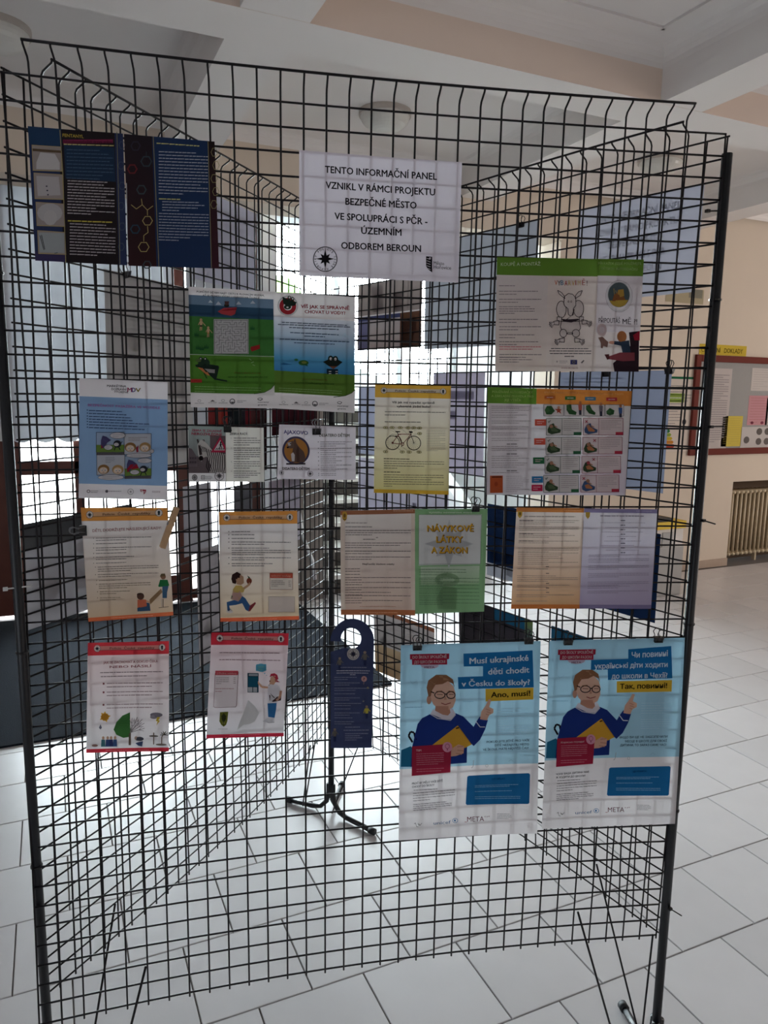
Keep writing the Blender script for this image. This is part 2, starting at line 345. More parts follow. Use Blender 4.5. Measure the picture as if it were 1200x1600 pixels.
for k, (c, r, lab) in enumerate((((3.5, 13, 2.65), (1.0, .8, .95), 'sunlit green tree crown outside the stair window'), ((2.6, 13.5, .2), (.5, .5, .7), 'small green bush outside beyond the entrance sidelight'))):
    t = empty('bush', (c[0], c[1], -.3), lab, 'bush', 'bushes outside'); o = link('foliage', blob('foliage', c, r, M_LEAF, k, lab), t, M_LEAF); o.location = (0, 0, c[2] + .3)
    MB().tube([(c[0], c[1], -.3), (c[0] + .05, c[1], c[2])], [.08, .05]).build('trunk', M_BROWN, t)
h = empty('house', (10.2, 26, -.3), 'pale grey house with hipped roof seen through the stair window', 'building')
box('wall', (8.7, 25, -.3), (11.0, 29, 2.0), M_HOUSE, h)
mb = MB(); z0, z1 = 1.95, 2.9; q = [(8.5, 24.7), (11.2, 24.7), (11.2, 29.3), (8.5, 29.3)]; tp = [(9.5, 26.6), (10.3, 26.6), (10.3, 27.4), (9.5, 27.4)]
for i in range(4): mb.face([(*q[i], z0), (*q[(i + 1) % 4], z0), (*tp[(i + 1) % 4], z1), (*tp[i], z1)])
mb.face([(*p_, z1) for p_ in tp]); mb.build('roof', M_ROOF, h)
for a in (9.0, 10.1): box('window', (a, 24.97, .6), (a + .6, 25.0, 1.5), M_GLASS, h)

# radiator in its niche
rd_ = empty('radiator', (7.2, WB + .1, .05), 'cream tubular radiator standing in the wall niche', 'radiator')
first = None
for k in range(38):
    a = NA0 + .06 + k * .06
    if first is None:
        mb = MB()
        for dy in (.03, .09, .15):
            mb.tube([(a, WB + dy + .01, .09), (a, WB + dy + .01, .73)], .0125, 8)
        mb.tube([(a, WB + .02, .10), (a, WB + .17, .10)], .016, 8); mb.tube([(a, WB + .02, .72), (a, WB + .17, .72)], .016, 8)
        first = mb.build('section', M_RAD, rd_, True); A_first = a
        s0 = MB(); 
    else:
        o = link('section', first.data, rd_); o.location = (a - A_first, 0, 0)
mb = MB(); mb.tube([(NA0 + .04, WB + .09, .10), (NA1 - .04, WB + .09, .10)], .014, 8); mb.tube([(NA0 + .04, WB + .09, .72), (NA1 - .04, WB + .09, .72)], .014, 8); mb.build('header_pipe', M_RAD, rd_, True)
for a in (6.5, 7.9): box('foot', (a, WB + .07, 0), (a + .02, WB + .11, .09), M_RAD, rd_)

# ------------------------------------------------------------------ wire display
CELL = .042; WD = 33 * CELL
MON = [(0, 1), (2, 0), (1, 1), (0, 2), (3, 0), (2, 1), (1, 2)]
PAN = {'f': (-0.70076, 1.39326, 0.15506, -1.28301, -0.0194, -0.14083, -0.02046, -0.05194, 0.03182, 0.04008, 0.18898),
       'l': (-0.66637, 1.35682, 1.21156, -1.26881, 0.00098, 0.09328, 0.04648, -0.02127, 0.06534, -0.12279, -0.03592),
       'r': (-0.17084, 2.68784, -0.91625, -1.28037, -0.05446, -0.09605, 0.01175, 0.08454, 0.12152, 0.22555, 0.01711)}
def pp(key, c, r, off=0.0):      # cell coordinates on a bowed panel -> point; off along the panel's normal
    q = PAN[key]; s = c / 33 - .5; t = (44 - r) / 43 - .5
    w_ = sum(b * s ** i * t ** j for b, (i, j) in zip(q[4:], MON)) + off
    ca, sa = math.cos(q[2]), math.sin(q[2]); u = c * CELL
    return B(q[0] + u * ca - w_ * sa, q[1] + u * sa + w_ * ca, q[3] + (44 - r) * CELL)
RW = .00195
LABP = {'f': 'front black wire grid panel facing the viewer, carrying the rows of leaflets', 'l': 'left rear black wire grid panel running back from the left post', 'r': 'right rear black wire grid panel running back from the right post'}
for key in 'flr':
    g_ = empty('wire_grid_panel', pp(key, 16.5, 44), LABP[key], 'display panel', 'black wire grid panels of the triangular stand')
    sgn = -1 if key == 'f' else -1        # side the cranked top wire leans to (towards the viewer)
    for c in range(34):
        if c in (0, 33) or not 2 <= c <= 31: pts = [pp(key, c, r) for r in (1, 4, 8, 12, 16, 20, 24, 28, 32, 36, 40, 44.15)]
        else: pts = [pp(key, c, 0.02, sgn * .026), pp(key, c, .12, sgn * .024), pp(key, c, .38, sgn * .004)] + [pp(key, c, r) for r in (.55, 1, 4, 8, 12, 16, 20, 24, 28, 32, 36, 40, 44.15)]
        MB().tube(pts, RW, 6).build('vertical_wire', M_WIRE, g_, True)
    for r in range(1, 45):
        c1 = 33.0
        MB().tube([pp(key, c, r, sgn * -.0035) for c in np.linspace(-.05, c1 + .05, 15)], RW, 6).build('horizontal_wire', M_WIRE, g_, True)
    MB().tube([pp(key, c, 0, sgn * .026) for c in np.linspace(1.95, 31.05, 15)], RW * 1.25, 6).build('top_wire', M_WIRE, g_, True)
F0 = -EYE
def pole(x, y, ztop, r, label, legs, braces):
    o = empty('display_post', B(x, y, F0), label, 'post', 'tubular posts of the triangular stand')
    MB().tube([B(x, y, F0 + .07), B(x, y, F0 + .8), B(x, y, ztop)], r, 12).build('tube', M_POLE, o, True)
    for (dx, dy) in legs:
        L = math.hypot(dx, dy); ux, uy = dx / L, dy / L; e = .011
        ps = [B(x + ux * e, y + uy * e, F0 + .125), B(x + ux * e, y + uy * e, F0 + .09), B(x + ux * (e + .008), y + uy * (e + .008), F0 + .05), B(x + ux * .045, y + uy * .045, F0 + .022), B(x + ux * .08, y + uy * .08, F0 + .014), B(x + dx, y + dy, F0 + .013)]
        MB().tube(ps, .0095, 10).build('leg', M_POLE, o, True)
        MB().tube([B(x + dx * .9, y + dy * .9, F0 + .0131), B(x + dx * 1.02, y + dy * 1.02, F0 + .0131)], .0125, 10).build('foot_cap', M_FOOT, o, True)
    for p0, p1 in braces: MB().tube([p0, p1], .0026, 6).build('brace_wire', M_WIRE, o, True)
    for z in (.9, .2, -.5, -.95):
        if z < ztop: MB().tube([B(x, y, z), B(x, y, z + .004)], r + .0022, 12).build('cable_tie', M_CLIP, o)
pole(-.690, 1.352, .42, .0095, 'left black tubular post of the wire stand, white tie halfway up', [(-.02, .2), (.16, -.12), (-.2, -.08)],
     [(pp('l', 4.81, 41.97), B(-.64, 1.33, F0 + .03)), (pp('f', 4.92, 42.06), B(-.58, 1.28, F0 + .03))])
pole(.684, 1.588, .488, .0105, 'right black tubular post of the wire stand, nearest the notice board wall', [(-.024, .165), (.2, .06), (-.1, -.2)],
     [(pp('r', 28.22, 42.28), B(.655, 1.6, F0 + .05)), (pp('f', 28.23, 42.12), B(.60, 1.6, F0 + .02)), (pp('f', 32.8, 43.9), B(.655, 1.6, F0 + .05))])
pole(-.192, 2.672, .30, .0115, 'rear black tubular post with splayed feet on the tiles inside the stand', [(-.18, .075), (.17, -.14), (.03, .2)],
     [(pp('r', 3.63, 43.5), B(-.186, 2.64, F0 + .02)), (pp('l', 29.6, 43.5), B(-.297, 2.69, F0 + .02)), (pp('l', 28.4, 43.5), B(-.305, 2.69, F0 + .02))])
def tie(p, d, label, m):
    mb = MB(); mb.tube([p, p + d], .0016, 6); mb.box(tuple(p - Vector((.004, .004, .003))), tuple(p + Vector((.004, .004, .003)))); o = mb.build('cable_tie', m); o.name = 'cable_tie'; tag(o, label, 'cable tie', 'cable ties on the posts'); return o
tie(B(.684 + .008, 1.577, -.06), Vector((.028, -.008, .001)), 'short black cable tie tail sticking out from the right post beside the notice board', M_CLIP)
tie(B(.684 + .008, 1.577, -.262), Vector((.026, -.01, -.008)), 'black cable tie tail angled down from the right post beside the radiator', M_CLIP)
tie(B(.684 + .006, 1.577, -1.195), Vector((.028, -.01, -.02)), 'black cable tie tail low on the right post above the floor', M_CLIP)
tie(B(.684 - .035, 1.577, .375), Vector((.03, .002, .004)), 'black cable tie knot near the top of the right post', M_CLIP)
tie(B(-.690 - .016, 1.337, -.37), Vector((.045, .004, .001)), 'white cable tie around the left post in front of the brown door', mat('white_nylon', (200, 200, 200), .4))

# ------------------------------------------------------------------ printed sheets
_tc = {}
def ink(c):       # printed colours sit a little duller on the paper
    m_ = sum(c) / 3; return lin(tuple(v * .84 + m_ * .16 for v in c))
def glyphs(s, bold):
    k = (s, bold)
    if k not in _tc:
        c = bpy.data.curves.new('t', 'FONT'); c.body = s; c.size = 1; c.resolution_u = 2; c.fill_mode = 'FRONT'
        o = bpy.data.objects.new('t', c); COL.objects.link(o); dg = bpy.context.evaluated_depsgraph_get(); dg.update()
        me = o.evaluated_get(dg).to_mesh(); v = np.array([tuple(q.co)[:2] for q in me.vertices]) if me.vertices else np.zeros((1, 2)); f = [tuple(p.vertices) for p in me.polygons]
        if bold and f:
            d = .0145 * min(bold, 1.9); n0 = len(v); sh = ((-d, 0), (d, 0), (0, d * .8), (0, -d * .8)) if bold > .9 else ((-d, 0), (d, 0))
            v = np.concatenate([v + np.array(q) for q in sh]); f = [tuple(i + n0 * k for i in q) for k in range(len(sh)) for q in f]
        o.evaluated_get(dg).to_mesh_clear(); bpy.data.objects.remove(o); bpy.data.curves.remove(c); _tc[k] = (v, f)
    return _tc[k]
def homog(src):
    A = []; b = []
    for (x, y), (u, v) in zip(src, ((0, 0), (1, 0), (1, 1), (0, 1))):
        A += [[x, y, 1, 0, 0, 0, -u * x, -u * y], [0, 0, 0, x, y, 1, -v * x, -v * y]]; b += [u, v]
    return np.append(np.linalg.solve(np.array(A, float), np.array(b, float)), 1).reshape(3, 3)
class Sheet:
    """A printed sheet: corners in wire cells, artwork drawn in the units of 'quad' (its four corners TL TR BR BL)."""
    def __init__(s, name, label, key, cr, quad, col, mat_=None, off=.0085, cat='leaflet', group=None, curl=.002, seed=1, shape=None):
        s.name, s.label, s.key, s.cr, s.col, s.mat, s.off, s.cat, s.group, s.curl, s.seed = name, label, key, cr, col, mat_ or M_PAPER, off, cat, group, curl, seed
        s.H = homog(quad); s.bases = []; s.ink = []; s.L = 1; s.shape = shape; s.asp = (math.hypot(cr[3][0] - cr[0][0], cr[3][1] - cr[0][1])) / (math.hypot(cr[1][0] - cr[0][0], cr[1][1] - cr[0][1]))
    def uv(s, x, y):
        q = s.H @ np.array([x, y, 1.0]); return q[0] / q[2], q[1] / q[2]
    def pos(s, u, v, lay=0):
        a, b, c, d = s.cr
        x = (a[0] * (1 - u) + b[0] * u) * (1 - v) + (d[0] * (1 - u) + c[0] * u) * v; y = (a[1] * (1 - u) + b[1] * u) * (1 - v) + (d[1] * (1 - u) + c[1] * u) * v
        o = s.off + s.curl * (.5 + .5 * math.sin(u * 5 + s.seed * 1.7) * math.sin(v * 3.1 + s.seed)) + s.curl * .8 * v * v
        o += lay * .00035
        return pp(s.key, x, y, -o if s.key == 'f' else o)
    def base(s, x0, y0, x1, y1, col, col2=None):
        a, b = s.uv(x0, y0), s.uv(x1, y1); c, d = s.uv(x1, y0), s.uv(x0, y1)
        s.bases.append(((a[0] + d[0]) / 2, (a[1] + c[1]) / 2, (b[0] + c[0]) / 2, (b[1] + d[1]) / 2, col, col2 or col)); return s
    def poly(s, pts, col, raw=False):
        s.ink.append(([p if raw else s.uv(*p) for p in pts], col, s.L)); return s
    def rect(s, x0, y0, x1, y1, col): return s.poly([(x0, y0), (x1, y0), (x1, y1), (x0, y1)], col)
    def ell(s, cx, cy, rx, ry, col, n=18): return s.poly([(cx + rx * math.cos(2 * math.pi * i / n), cy + ry * math.sin(2 * math.pi * i / n)) for i in range(n)], col)
    def ring(s, cx, cy, rx, ry, w_, col, n=20):
        for i in range(n):
            a, b = 2 * math.pi * i / n, 2 * math.pi * (i + 1) / n; s.poly([(cx + rx * math.cos(a), cy + ry * math.sin(a)), (cx + rx * math.cos(b), cy + ry * math.sin(b)), (cx + (rx - w_) * math.cos(b), cy + (ry - w_) * math.sin(b)), (cx + (rx - w_) * math.cos(a), cy + (ry - w_) * math.sin(a))], col)
        return s
    def line(s, pts, w_, col):
        for (x0, y0), (x1, y1) in zip(pts, pts[1:]):
            L = math.hypot(x1 - x0, y1 - y0) or 1; nx, ny = -(y1 - y0) / L * w_ / 2, (x1 - x0) / L * w_ / 2
            s.poly([(x0 + nx, y0 + ny), (x1 + nx, y1 + ny), (x1 - nx, y1 - ny), (x0 - nx, y0 - ny)], col)
        return s
    def frame(s, x0, y0, x1, y1, w_, col): return s.line([(x0, y0), (x1, y0), (x1, y1), (x0, y1), (x0, y0)], w_, col)
    def text(s, t, x0, x1, yc, h, col, bold=1, y2=None):
        """t between x0 and x1, capitals h high, centred on the line yc (left end) .. y2 (right end)"""
        v, f = glyphs(t, bold); mn, mx = v[:, 0].min(), v[:, 0].max(); k = (x1 - x0) / max(mx - mn, 1e-6); kh = h / .72
        y2 = yc if y2 is None else y2
        P_ = []
        for a, b in v:
            x = x0 + (a - mn) * k; y = yc + (y2 - yc) * (a - mn) / (mx - mn + 1e-9) + h / 2 - b * kh; P_.append(s.uv(x, y))
        for q in f: s.ink.append(([P_[i] for i in q], col, s.L))
        return s
    def para(s, x0, x1, y0, y1, n, col, h=None, seed=0, last=.5, dy=0.0):
        """n rows of body text too small to read: one dash per word"""
        rd = random.Random(seed * 31 + n); st_ = (y1 - y0) / max(n - 1, 1); h = (h or st_ * .38) * .72; g_ = 26 if sum(col) < 420 else 0; col = tuple(v + g_ for v in col)
        for i in range(n):
            y = y0 + st_ * i; x = x0; end = x1 if i < n - 1 else x0 + (x1 - x0) * last
            if rd.random() < .25 and i < n - 1: end = x0 + (x1 - x0) * rd.uniform(.6, .95)
            while x < end:
                ww = rd.uniform(2.2, 7.5) * h; e = min(x + ww, end); yy = y + dy * (x - x0) / (x1 - x0)
                s.poly([(x, yy - h / 2), (e, yy - h / 2 + dy * (e - x) / (x1 - x0)), (e, yy + h / 2), (x, yy + h / 2)], col); x = e + h * .55
        return s
    def star(s, cx, cy, r, col, k=.34, ky=1.0, n=8):
        pts = []
        for i in range(n * 2):
            a = math.pi * i / n - math.pi / 2; q = r * ((1 if i % 4 == 0 else .74) if i % 2 == 0 else k * .62); pts.append((cx + q * math.cos(a), cy + q * math.sin(a) * ky))
        return s.poly(pts, col)
    def build(s):
        us = {0., 1.}; vs = {0., 1.}
        for b in s.bases: us |= {min(1, max(0, b[0])), min(1, max(0, b[2]))}; vs |= {min(1, max(0, b[1])), min(1, max(0, b[3]))}
        cs = math.hypot(s.cr[1][0] - s.cr[0][0], 0)
        def fill(q, n):
            q = sorted(q); o = [q[0]]
            for a in q[1:]:
                if a - o[-1] < 1e-4: continue
                k = max(1, math.ceil((a - o[-1]) * n)); a0 = o[-1]; o += [a0 + (a - a0) * i / k for i in range(1, k + 1)]
            return o
        us, vs = fill(us, 10), fill(vs, 12); mb = MB(); lc = lambda c: np.array(ink(c))
        if s.shape: s.shape(s, mb)
        else:
            for i in range(len(us) - 1):
                for j in range(len(vs) - 1):
                    uc, vc = (us[i] + us[i + 1]) / 2, (vs[j] + vs[j + 1]) / 2; c0 = c1 = lc(s.col)
                    for b in s.bases:
                        if b[0] - 1e-6 <= uc <= b[2] + 1e-6 and b[1] - 1e-6 <= vc <= b[3] + 1e-6:
                            f = lambda v: lc(b[4]) + (lc(b[5]) - lc(b[4])) * (v - b[1]) / (b[3] - b[1]); c0, c1 = f(vs[j]), f(vs[j + 1])
                    mb.face([s.pos(us[i], vs[j + 1]), s.pos(us[i + 1], vs[j + 1]), s.pos(us[i + 1], vs[j]), s.pos(us[i], vs[j])], [tuple(c1), tuple(c1), tuple(c0), tuple(c0)])
        root = empty(s.name, s.pos(.5, 0), s.label, s.cat, s.group)
        mb.build('sheet', s.mat, root, True)
        if s.ink:
            bm = bmesh.new(); lay = bm.faces.layers.int.new('k'); vl = {}
            big = MB(); small = MB()
            for k, (pts, col, L) in enumerate(s.ink):
                xs = [p[0] for p in pts]; ys = [p[1] for p in pts]
                if max(xs) - min(xs) > .12 or max(ys) - min(ys) > .12:
                    try: f = bm.faces.new([bm.verts.new((p[0], p[1], 0)) for p in pts]); f[lay] = k
                    except ValueError: pass
                else: small.face([s.pos(*p, L) for p in pts], ink(col))
            for t in range(1, 10): bmesh.ops.bisect_plane(bm, geom=bm.verts[:] + bm.edges[:] + bm.faces[:], plane_co=(t / 10, 0, 0), plane_no=(1, 0, 0))
            for t in range(1, 12): bmesh.ops.bisect_plane(bm, geom=bm.verts[:] + bm.edges[:] + bm.faces[:], plane_co=(0, t / 12, 0), plane_no=(0, 1, 0))
            for f in bm.faces:
                pts, col, L = s.ink[f[lay]]; small.face([s.pos(v.co.x, v.co.y, L) for v in f.verts], ink(col))
            bm.free(); tag(small.build('print', M_INK if s.mat is not M_GLOSS else M_GLOSS, root), kind='stuff')
        return root
BLK, TXT, WHT, GRY = (30, 28, 32), (62, 58, 62), (236, 232, 232), (120, 116, 118)
PAP = (232, 226, 226)
def badge(s, cx, cy, r, disc=(236, 232, 226), ink=(46, 62, 72), ky=1.0, star=True):
    s.L = 2; s.ell(cx, cy, r, r * ky, disc); s.L = 3; s.ring(cx, cy, r * .98, r * .98 * ky, r * .1, ink)
    if star: s.star(cx, cy, r * .84, ink, k=.6, ky=ky)
    else:
        s.ell(cx, cy - r * .2 * ky, r * .34, r * .38 * ky, ink, 10); s.poly([(cx - r * .28, cy), (cx + r * .28, cy), (cx + r * .2, cy + r * .6 * ky), (cx - r * .2, cy + r * .6 * ky)], ink)
    s.L = 1
def shield(s, x, y, w_, h_, col, ink):
    s.L = 2; s.poly([(x, y), (x + w_, y), (x + w_, y + h_ * .6), (x + w_ * .5, y + h_), (x, y + h_ * .6)], col); s.L = 3
    s.ell(x + w_ / 2, y + h_ * .45, w_ * .22, h_ * .28, ink, 8); s.line([(x + w_ * .2, y + h_ * .3), (x + w_ * .8, y + h_ * .3)], h_ * .07, ink); s.L = 1

# --- white title sheet
s = Sheet('title_sheet', 'large white title sheet TENTO INFORMAČNÍ PANEL hung at the top of the front panel', 'f', [(12.79, 2.98), (20.16, 3.01), (20.17, 8.28), (12.77, 8.24)], [(293, 224), (877, 266), (866, 700), (293, 675)], (226, 218, 230), cat='notice', seed=1)
for t, x0, y0, x1, y1 in (('TENTO INFORMAČNÍ PANEL', 385, 291, 788, 316), ('VZNIKL V RÁMCI PROJEKTU', 388, 347, 782, 372), ('BEZPEČNÉ MĚSTO', 459, 405, 716, 419), ('VE SPOLUPRÁCI S PČR -', 420, 458, 755, 477), ('ÚZEMNÍM', 516, 510, 662, 517), ('ODBOREM BEROUN', 444, 564, 732, 576)):
    s.text(t, x0, x1, y0, 25, (44, 40, 46), 1.7, y1)
s.ring(387, 615, 44, 46, 3, BLK, 40); s.L = 2; s.star(387, 614, 33, BLK, k=.62, ky=1.05)
for i, ch in enumerate('POLICIE ČESKÉ REPUBLIKY '):
    if ch == ' ': continue
    a = -math.pi / 2 - .85 + i * 2 * math.pi / 24 + .1; cx, cyy = 387 + 36 * math.cos(a), 615 + 37 * math.sin(a); v, f = glyphs(ch, 1); k = 10.5; co, si = math.cos(a + math.pi / 2), math.sin(a + math.pi / 2); mxx = (v[:, 0].min() + v[:, 0].max()) / 2
    P_ = [s.uv(cx + ((p[0] - mxx) * k * co + (p[1] - .36) * k * si), cyy + ((p[0] - mxx) * k * si - (p[1] - .36) * k * co)) for p in v]
    for q in f: s.ink.append(([P_[i] for i in q], BLK, 1))
s.L = 1; s.poly([(750, 604), (772, 606), (772, 663), (758, 652), (750, 640)], BLK); s.L = 2
for q in range(5): s.line([(752, 611 + q * 9), (766, 616 + q * 9)], 2, (214, 206, 216))
s.ell(764, 611, 4, 3, (214, 206, 216), 8); s.L = 1
s.text('Město', 777, 815, 628, 13, (60, 56, 62), .3, 630); s.text('Hořovice', 777, 840, 642, 14, (60, 56, 62), .3, 646); s.build()

# --- dark glossy pair at the top left
s = Sheet('leaflet', 'dark glossy leaflet headed FENTANYL with a column of photos, top left', 'f', [(1.86, 2.97), (5.49, 2.92), (5.39, 8.14), (1.77, 8.15)], [(310, 0), (1295, 80), (1335, 1440), (390, 1400)], (28, 20, 26), M_GLOSS, cat='leaflet', seed=2, group='dark glossy drug leaflets')
s.base(300, 0, 655, 200, (22, 52, 88)); s.base(310, 200, 655, 1310, (30, 44, 84)); s.base(390, 1310, 700, 1420, (50, 42, 84)); s.base(690, 205, 1210, 560, (20, 44, 72)); s.base(1230, 60, 1330, 1440, (34, 46, 84))
for (a, b, c, d) in ((350, 195, 655, 465), (370, 485, 670, 760), (392, 790, 685, 1040), (410, 1085, 697, 1330)):
    s.poly([(a, b), (c, b + 18), (c + 12, d + 8), (a + 12, d)], (172, 150, 96)); s.L = 2; s.poly([(a + 7, b + 8), (c - 6, b + 24), (c + 5, d), (a + 18, d - 9)], (150, 138, 132)); s.L = 1
s.L = 3; s.poly([(440, 275), (590, 290), (640, 380), (640, 455), (400, 450), (400, 380)], (186, 182, 182)); s.poly([(360, 235), (650, 255), (655, 280), (362, 262)], (92, 72, 50))
s.poly([(400, 520), (630, 530), (650, 720), (415, 730)], (172, 166, 168))
for q in range(5): s.ell(492 + q * 7, 540 + q * 44, 10, 8, (50, 50, 70), 8)
s.ell(540, 905, 130, 100, (170, 166, 168), 14); s.ell(545, 955, 70, 80, (176, 172, 172), 12); s.poly([(425, 1110), (690, 1115), (690, 1320), (440, 1315)], (150, 156, 158)); s.line([(440, 1140), (480, 1290)], 7, BLK); s.line([(455, 1135), (490, 1285)], 7, BLK); s.line([(590, 1325), (690, 1300)], 8, (70, 90, 100)); s.L = 1
s.line([(640, 40), (672, 500), (705, 1420)], 8, (150, 140, 90)); s.line([(1232, 60), (1262, 1430)], 7, (120, 116, 84))
s.text('FENTANYL', 668, 886, 92, 34, (214, 190, 60), 1, 108); s.rect(672, 140, 1190, 180, (128, 24, 70)); s.L = 2; s.text('Nejnebezpečnější droga světa', 680, 1180, 160, 28, (70, 14, 40), 1, 168); s.L = 1
s.para(680, 1200, 188, 205, 1, (196, 180, 110), 16, 3, 1.0, 18)
s.para(710, 1195, 245, 540, 9, (36, 62, 92), 13, 5, .7, 16); s.para(720, 1205, 568, 905, 12, (176, 168, 170), 15, 6, .5, 20); s.para(725, 1180, 985, 985, 1, (196, 180, 60), 18, 7, 1, 12); s.para(745, 1215, 1015, 1330, 11, (170, 162, 166), 15, 8, .6, 18)
for q in range(6): s.ring(1285 - (q % 2) * 10, 200 + q * 210, 34, 44, 5, (70, 84, 100), 6)
s.build()
s = Sheet('leaflet', 'dark glossy drug leaflet with hexagon molecules and blue text, right of the FENTANYL one', 'f', [(5.52, 2.92), (9.19, 2.91), (9.25, 8.09), (5.46, 8.16)], [(585, 635), (1005, 672), (1030, 1263), (610, 1250)], (20, 44, 84), M_GLOSS, cat='leaflet', seed=3, group='dark glossy drug leaflets')
s.base(580, 630, 728, 1260, (28, 20, 30), (46, 18, 24)); s.base(985, 660, 1035, 1265, (30, 18, 22), (58, 20, 34))
s.line([(722, 648), (752, 1255)], 2.5, (150, 140, 90)); s.line([(975, 672), (995, 1260)], 2.5, (150, 140, 90)); s.line([(598, 860), (606, 1250)], 2.5, (200, 200, 204))
for (cx, cyy, r, c) in ((690, 760, 28, (40, 60, 70)), (625, 795, 25, (110, 30, 34)), (668, 890, 25, (46, 66, 72)), (640, 1075, 25, (30, 60, 80)), (640, 690, 25, (40, 40, 56)), (697, 1035, 25, (172, 156, 90)), (680, 1160, 27, (172, 156, 90)), (697, 1245, 22, (50, 62, 70))): s.ring(cx, cyy, r, r, 4 if c[0] > 150 else 7, c, 6)
s.line([(620, 960), (645, 980), (672, 960), (696, 985), (722, 965)], 3, (172, 156, 90)); s.line([(672, 960), (668, 932)], 3, (172, 156, 90)); s.line([(696, 985), (697, 1010)], 3, (172, 156, 90)); s.line([(697, 1060), (700, 1090), (680, 1105), (680, 1133)], 3, (172, 156, 90)); s.line([(690, 715), (690, 735)], 3, (40, 60, 70))
s.para(738, 935, 678, 678, 1, (196, 190, 110), 7, 2, 1, 14); s.para(748, 975, 716, 905, 14, (160, 166, 180), 6, 4, .5, 10); s.para(750, 848, 932, 932, 1, (196, 190, 110), 7, 5, 1, 3); s.para(765, 960, 945, 985, 4, (150, 158, 176), 6, 6, .4, 6); s.para(750, 980, 1000, 1125, 10, (150, 158, 176), 6, 9, .4, 8)
for q in range(5): s.ring(1004 + (q % 2) * 8, 720 + q * 60, 16, 22, 2.5, (150, 140, 90), 6)
s.build()

# --- maze and frog pages
def water_foot(s, x0, x1, y, yb, g):
    s.poly([(x1, y - 58), (x1, yb), (x0, yb), (x0, y + 4), (x1 - 160, y + 8), (x1 - 90, y - 2), (x1 - 40, y - 26)], WHT)
def logos(s, x0, x1, y, sc_=1.0):
    w_ = x1 - x0
    for k, f in enumerate((.06, .26, .42, .56, .7)):
        cx = x0 + w_ * f
        if k == 3: s.ring(cx, y, 19 * sc_, 19 * sc_, 5 * sc_, (70, 70, 74), 14); s.poly([(cx - 15 * sc_, y + 3), (cx + 15 * sc_, y + 3), (cx, y + 14 * sc_)], (70, 70, 74))
        elif k == 4: s.para(cx - 30 * sc_, cx + 34 * sc_, y - 4, y + 6, 2, (140, 136, 138), 5 * sc_, k, .6)
        elif k == 1: s.poly([(cx - 16 * sc_, y), (cx, y - 12 * sc_), (cx + 18 * sc_, y)], (100, 96, 98)); s.para(cx - 28 * sc_, cx + 30 * sc_, y + 7, y + 7, 1, (130, 126, 128), 5 * sc_, k, 1)
        else: s.ring(cx, y - 6, 12 * sc_, 9 * sc_, 2.5 * sc_, (140, 138, 140), 10); s.para(cx - 30 * sc_, cx + 30 * sc_, y + 10, y + 10, 1, (150, 146, 148), 5 * sc_, k, 1)
s = Sheet('leaflet', 'green leaflet page with square maze, red boat and frog in a deckchair', 'f', [(7.91, 8.91), (11.61, 8.98), (11.62, 14.19), (7.86, 14.17)], [(65, 84), (635, 112), (638, 896), (78, 882)], PAP, seed=4, group='pair of child water safety pages')
s.base(60, 150, 640, 212, (92, 116, 140)); s.base(60, 212, 640, 288, (38, 66, 92)); s.base(60, 288, 640, 540, (52, 104, 44)); s.base(60, 540, 640, 800, (70, 118, 36))
s.text('POMŮŽEŠ DĚTEM NAJÍT CESTU K PLOVACÍM VESTÁM,', 120, 574, 116, 12, BLK, 1.4, 138); s.text('AŤ SE MOHOU VYDAT S KVÁKEM NA ČLUNU?', 160, 540, 139, 12, BLK, 1.4, 156)
for (x, y, r) in ((212, 182, 15), (266, 194, 20), (402, 192, 18), (497, 186, 17)): s.poly([(x - r, y + r * .4), (x - r * .6, y - r * .2), (x - r * .1, y - r * .8), (x + r * .5, y - r * .2), (x + r, y + r * .4)], (190, 198, 208))
s.poly([(260, 245), (300, 222), (388, 218), (376, 262), (350, 274), (285, 262)], (196, 60, 66)); s.L = 2; s.poly([(278, 240), (330, 228), (388, 224), (385, 234), (330, 240)], (150, 36, 44)); s.ell(320, 205, 18, 12, (48, 50, 42), 10); s.poly([(306, 178), (338, 178), (332, 204), (310, 204)], (92, 62, 60)); s.L = 1
s.rect(233, 296, 466, 528, (200, 196, 200)); s.L = 2; rdm = random.Random(5); N = 15; x0, y0, u_ = 239, 303, 14.8
def maze():
    vis = {(0, 0)}; stk = [(0, 0)]; op = set()
    while stk:
        x, y = stk[-1]; nb = [(x + a, y + b) for a, b in ((1, 0), (-1, 0), (0, 1), (0, -1)) if 0 <= x + a < N and 0 <= y + b < N and (x + a, y + b) not in vis]
        if not nb: stk.pop(); continue
        q = rdm.choice(nb); op.add(((x, y), q)); op.add((q, (x, y))); vis.add(q); stk.append(q)
    return op
op = maze()
for x in range(N):
    for y in range(N):
        if x + 1 < N and ((x, y), (x + 1, y)) not in op: s.line([(x0 + (x + 1) * u_, y0 + y * u_), (x0 + (x + 1) * u_, y0 + (y + 1) * u_)], 2.2, (60, 56, 60))
        if y + 1 < N and ((x, y), (x, y + 1)) not in op: s.line([(x0 + x * u_, y0 + (y + 1) * u_), (x0 + (x + 1) * u_, y0 + (y + 1) * u_)], 2.2, (60, 56, 60))
s.frame(x0, y0, x0 + N * u_, y0 + N * u_, 2.2, (60, 56, 60)); s.L = 1
s.line([(70, 530), (638, 546)], 3.5, (196, 204, 190))
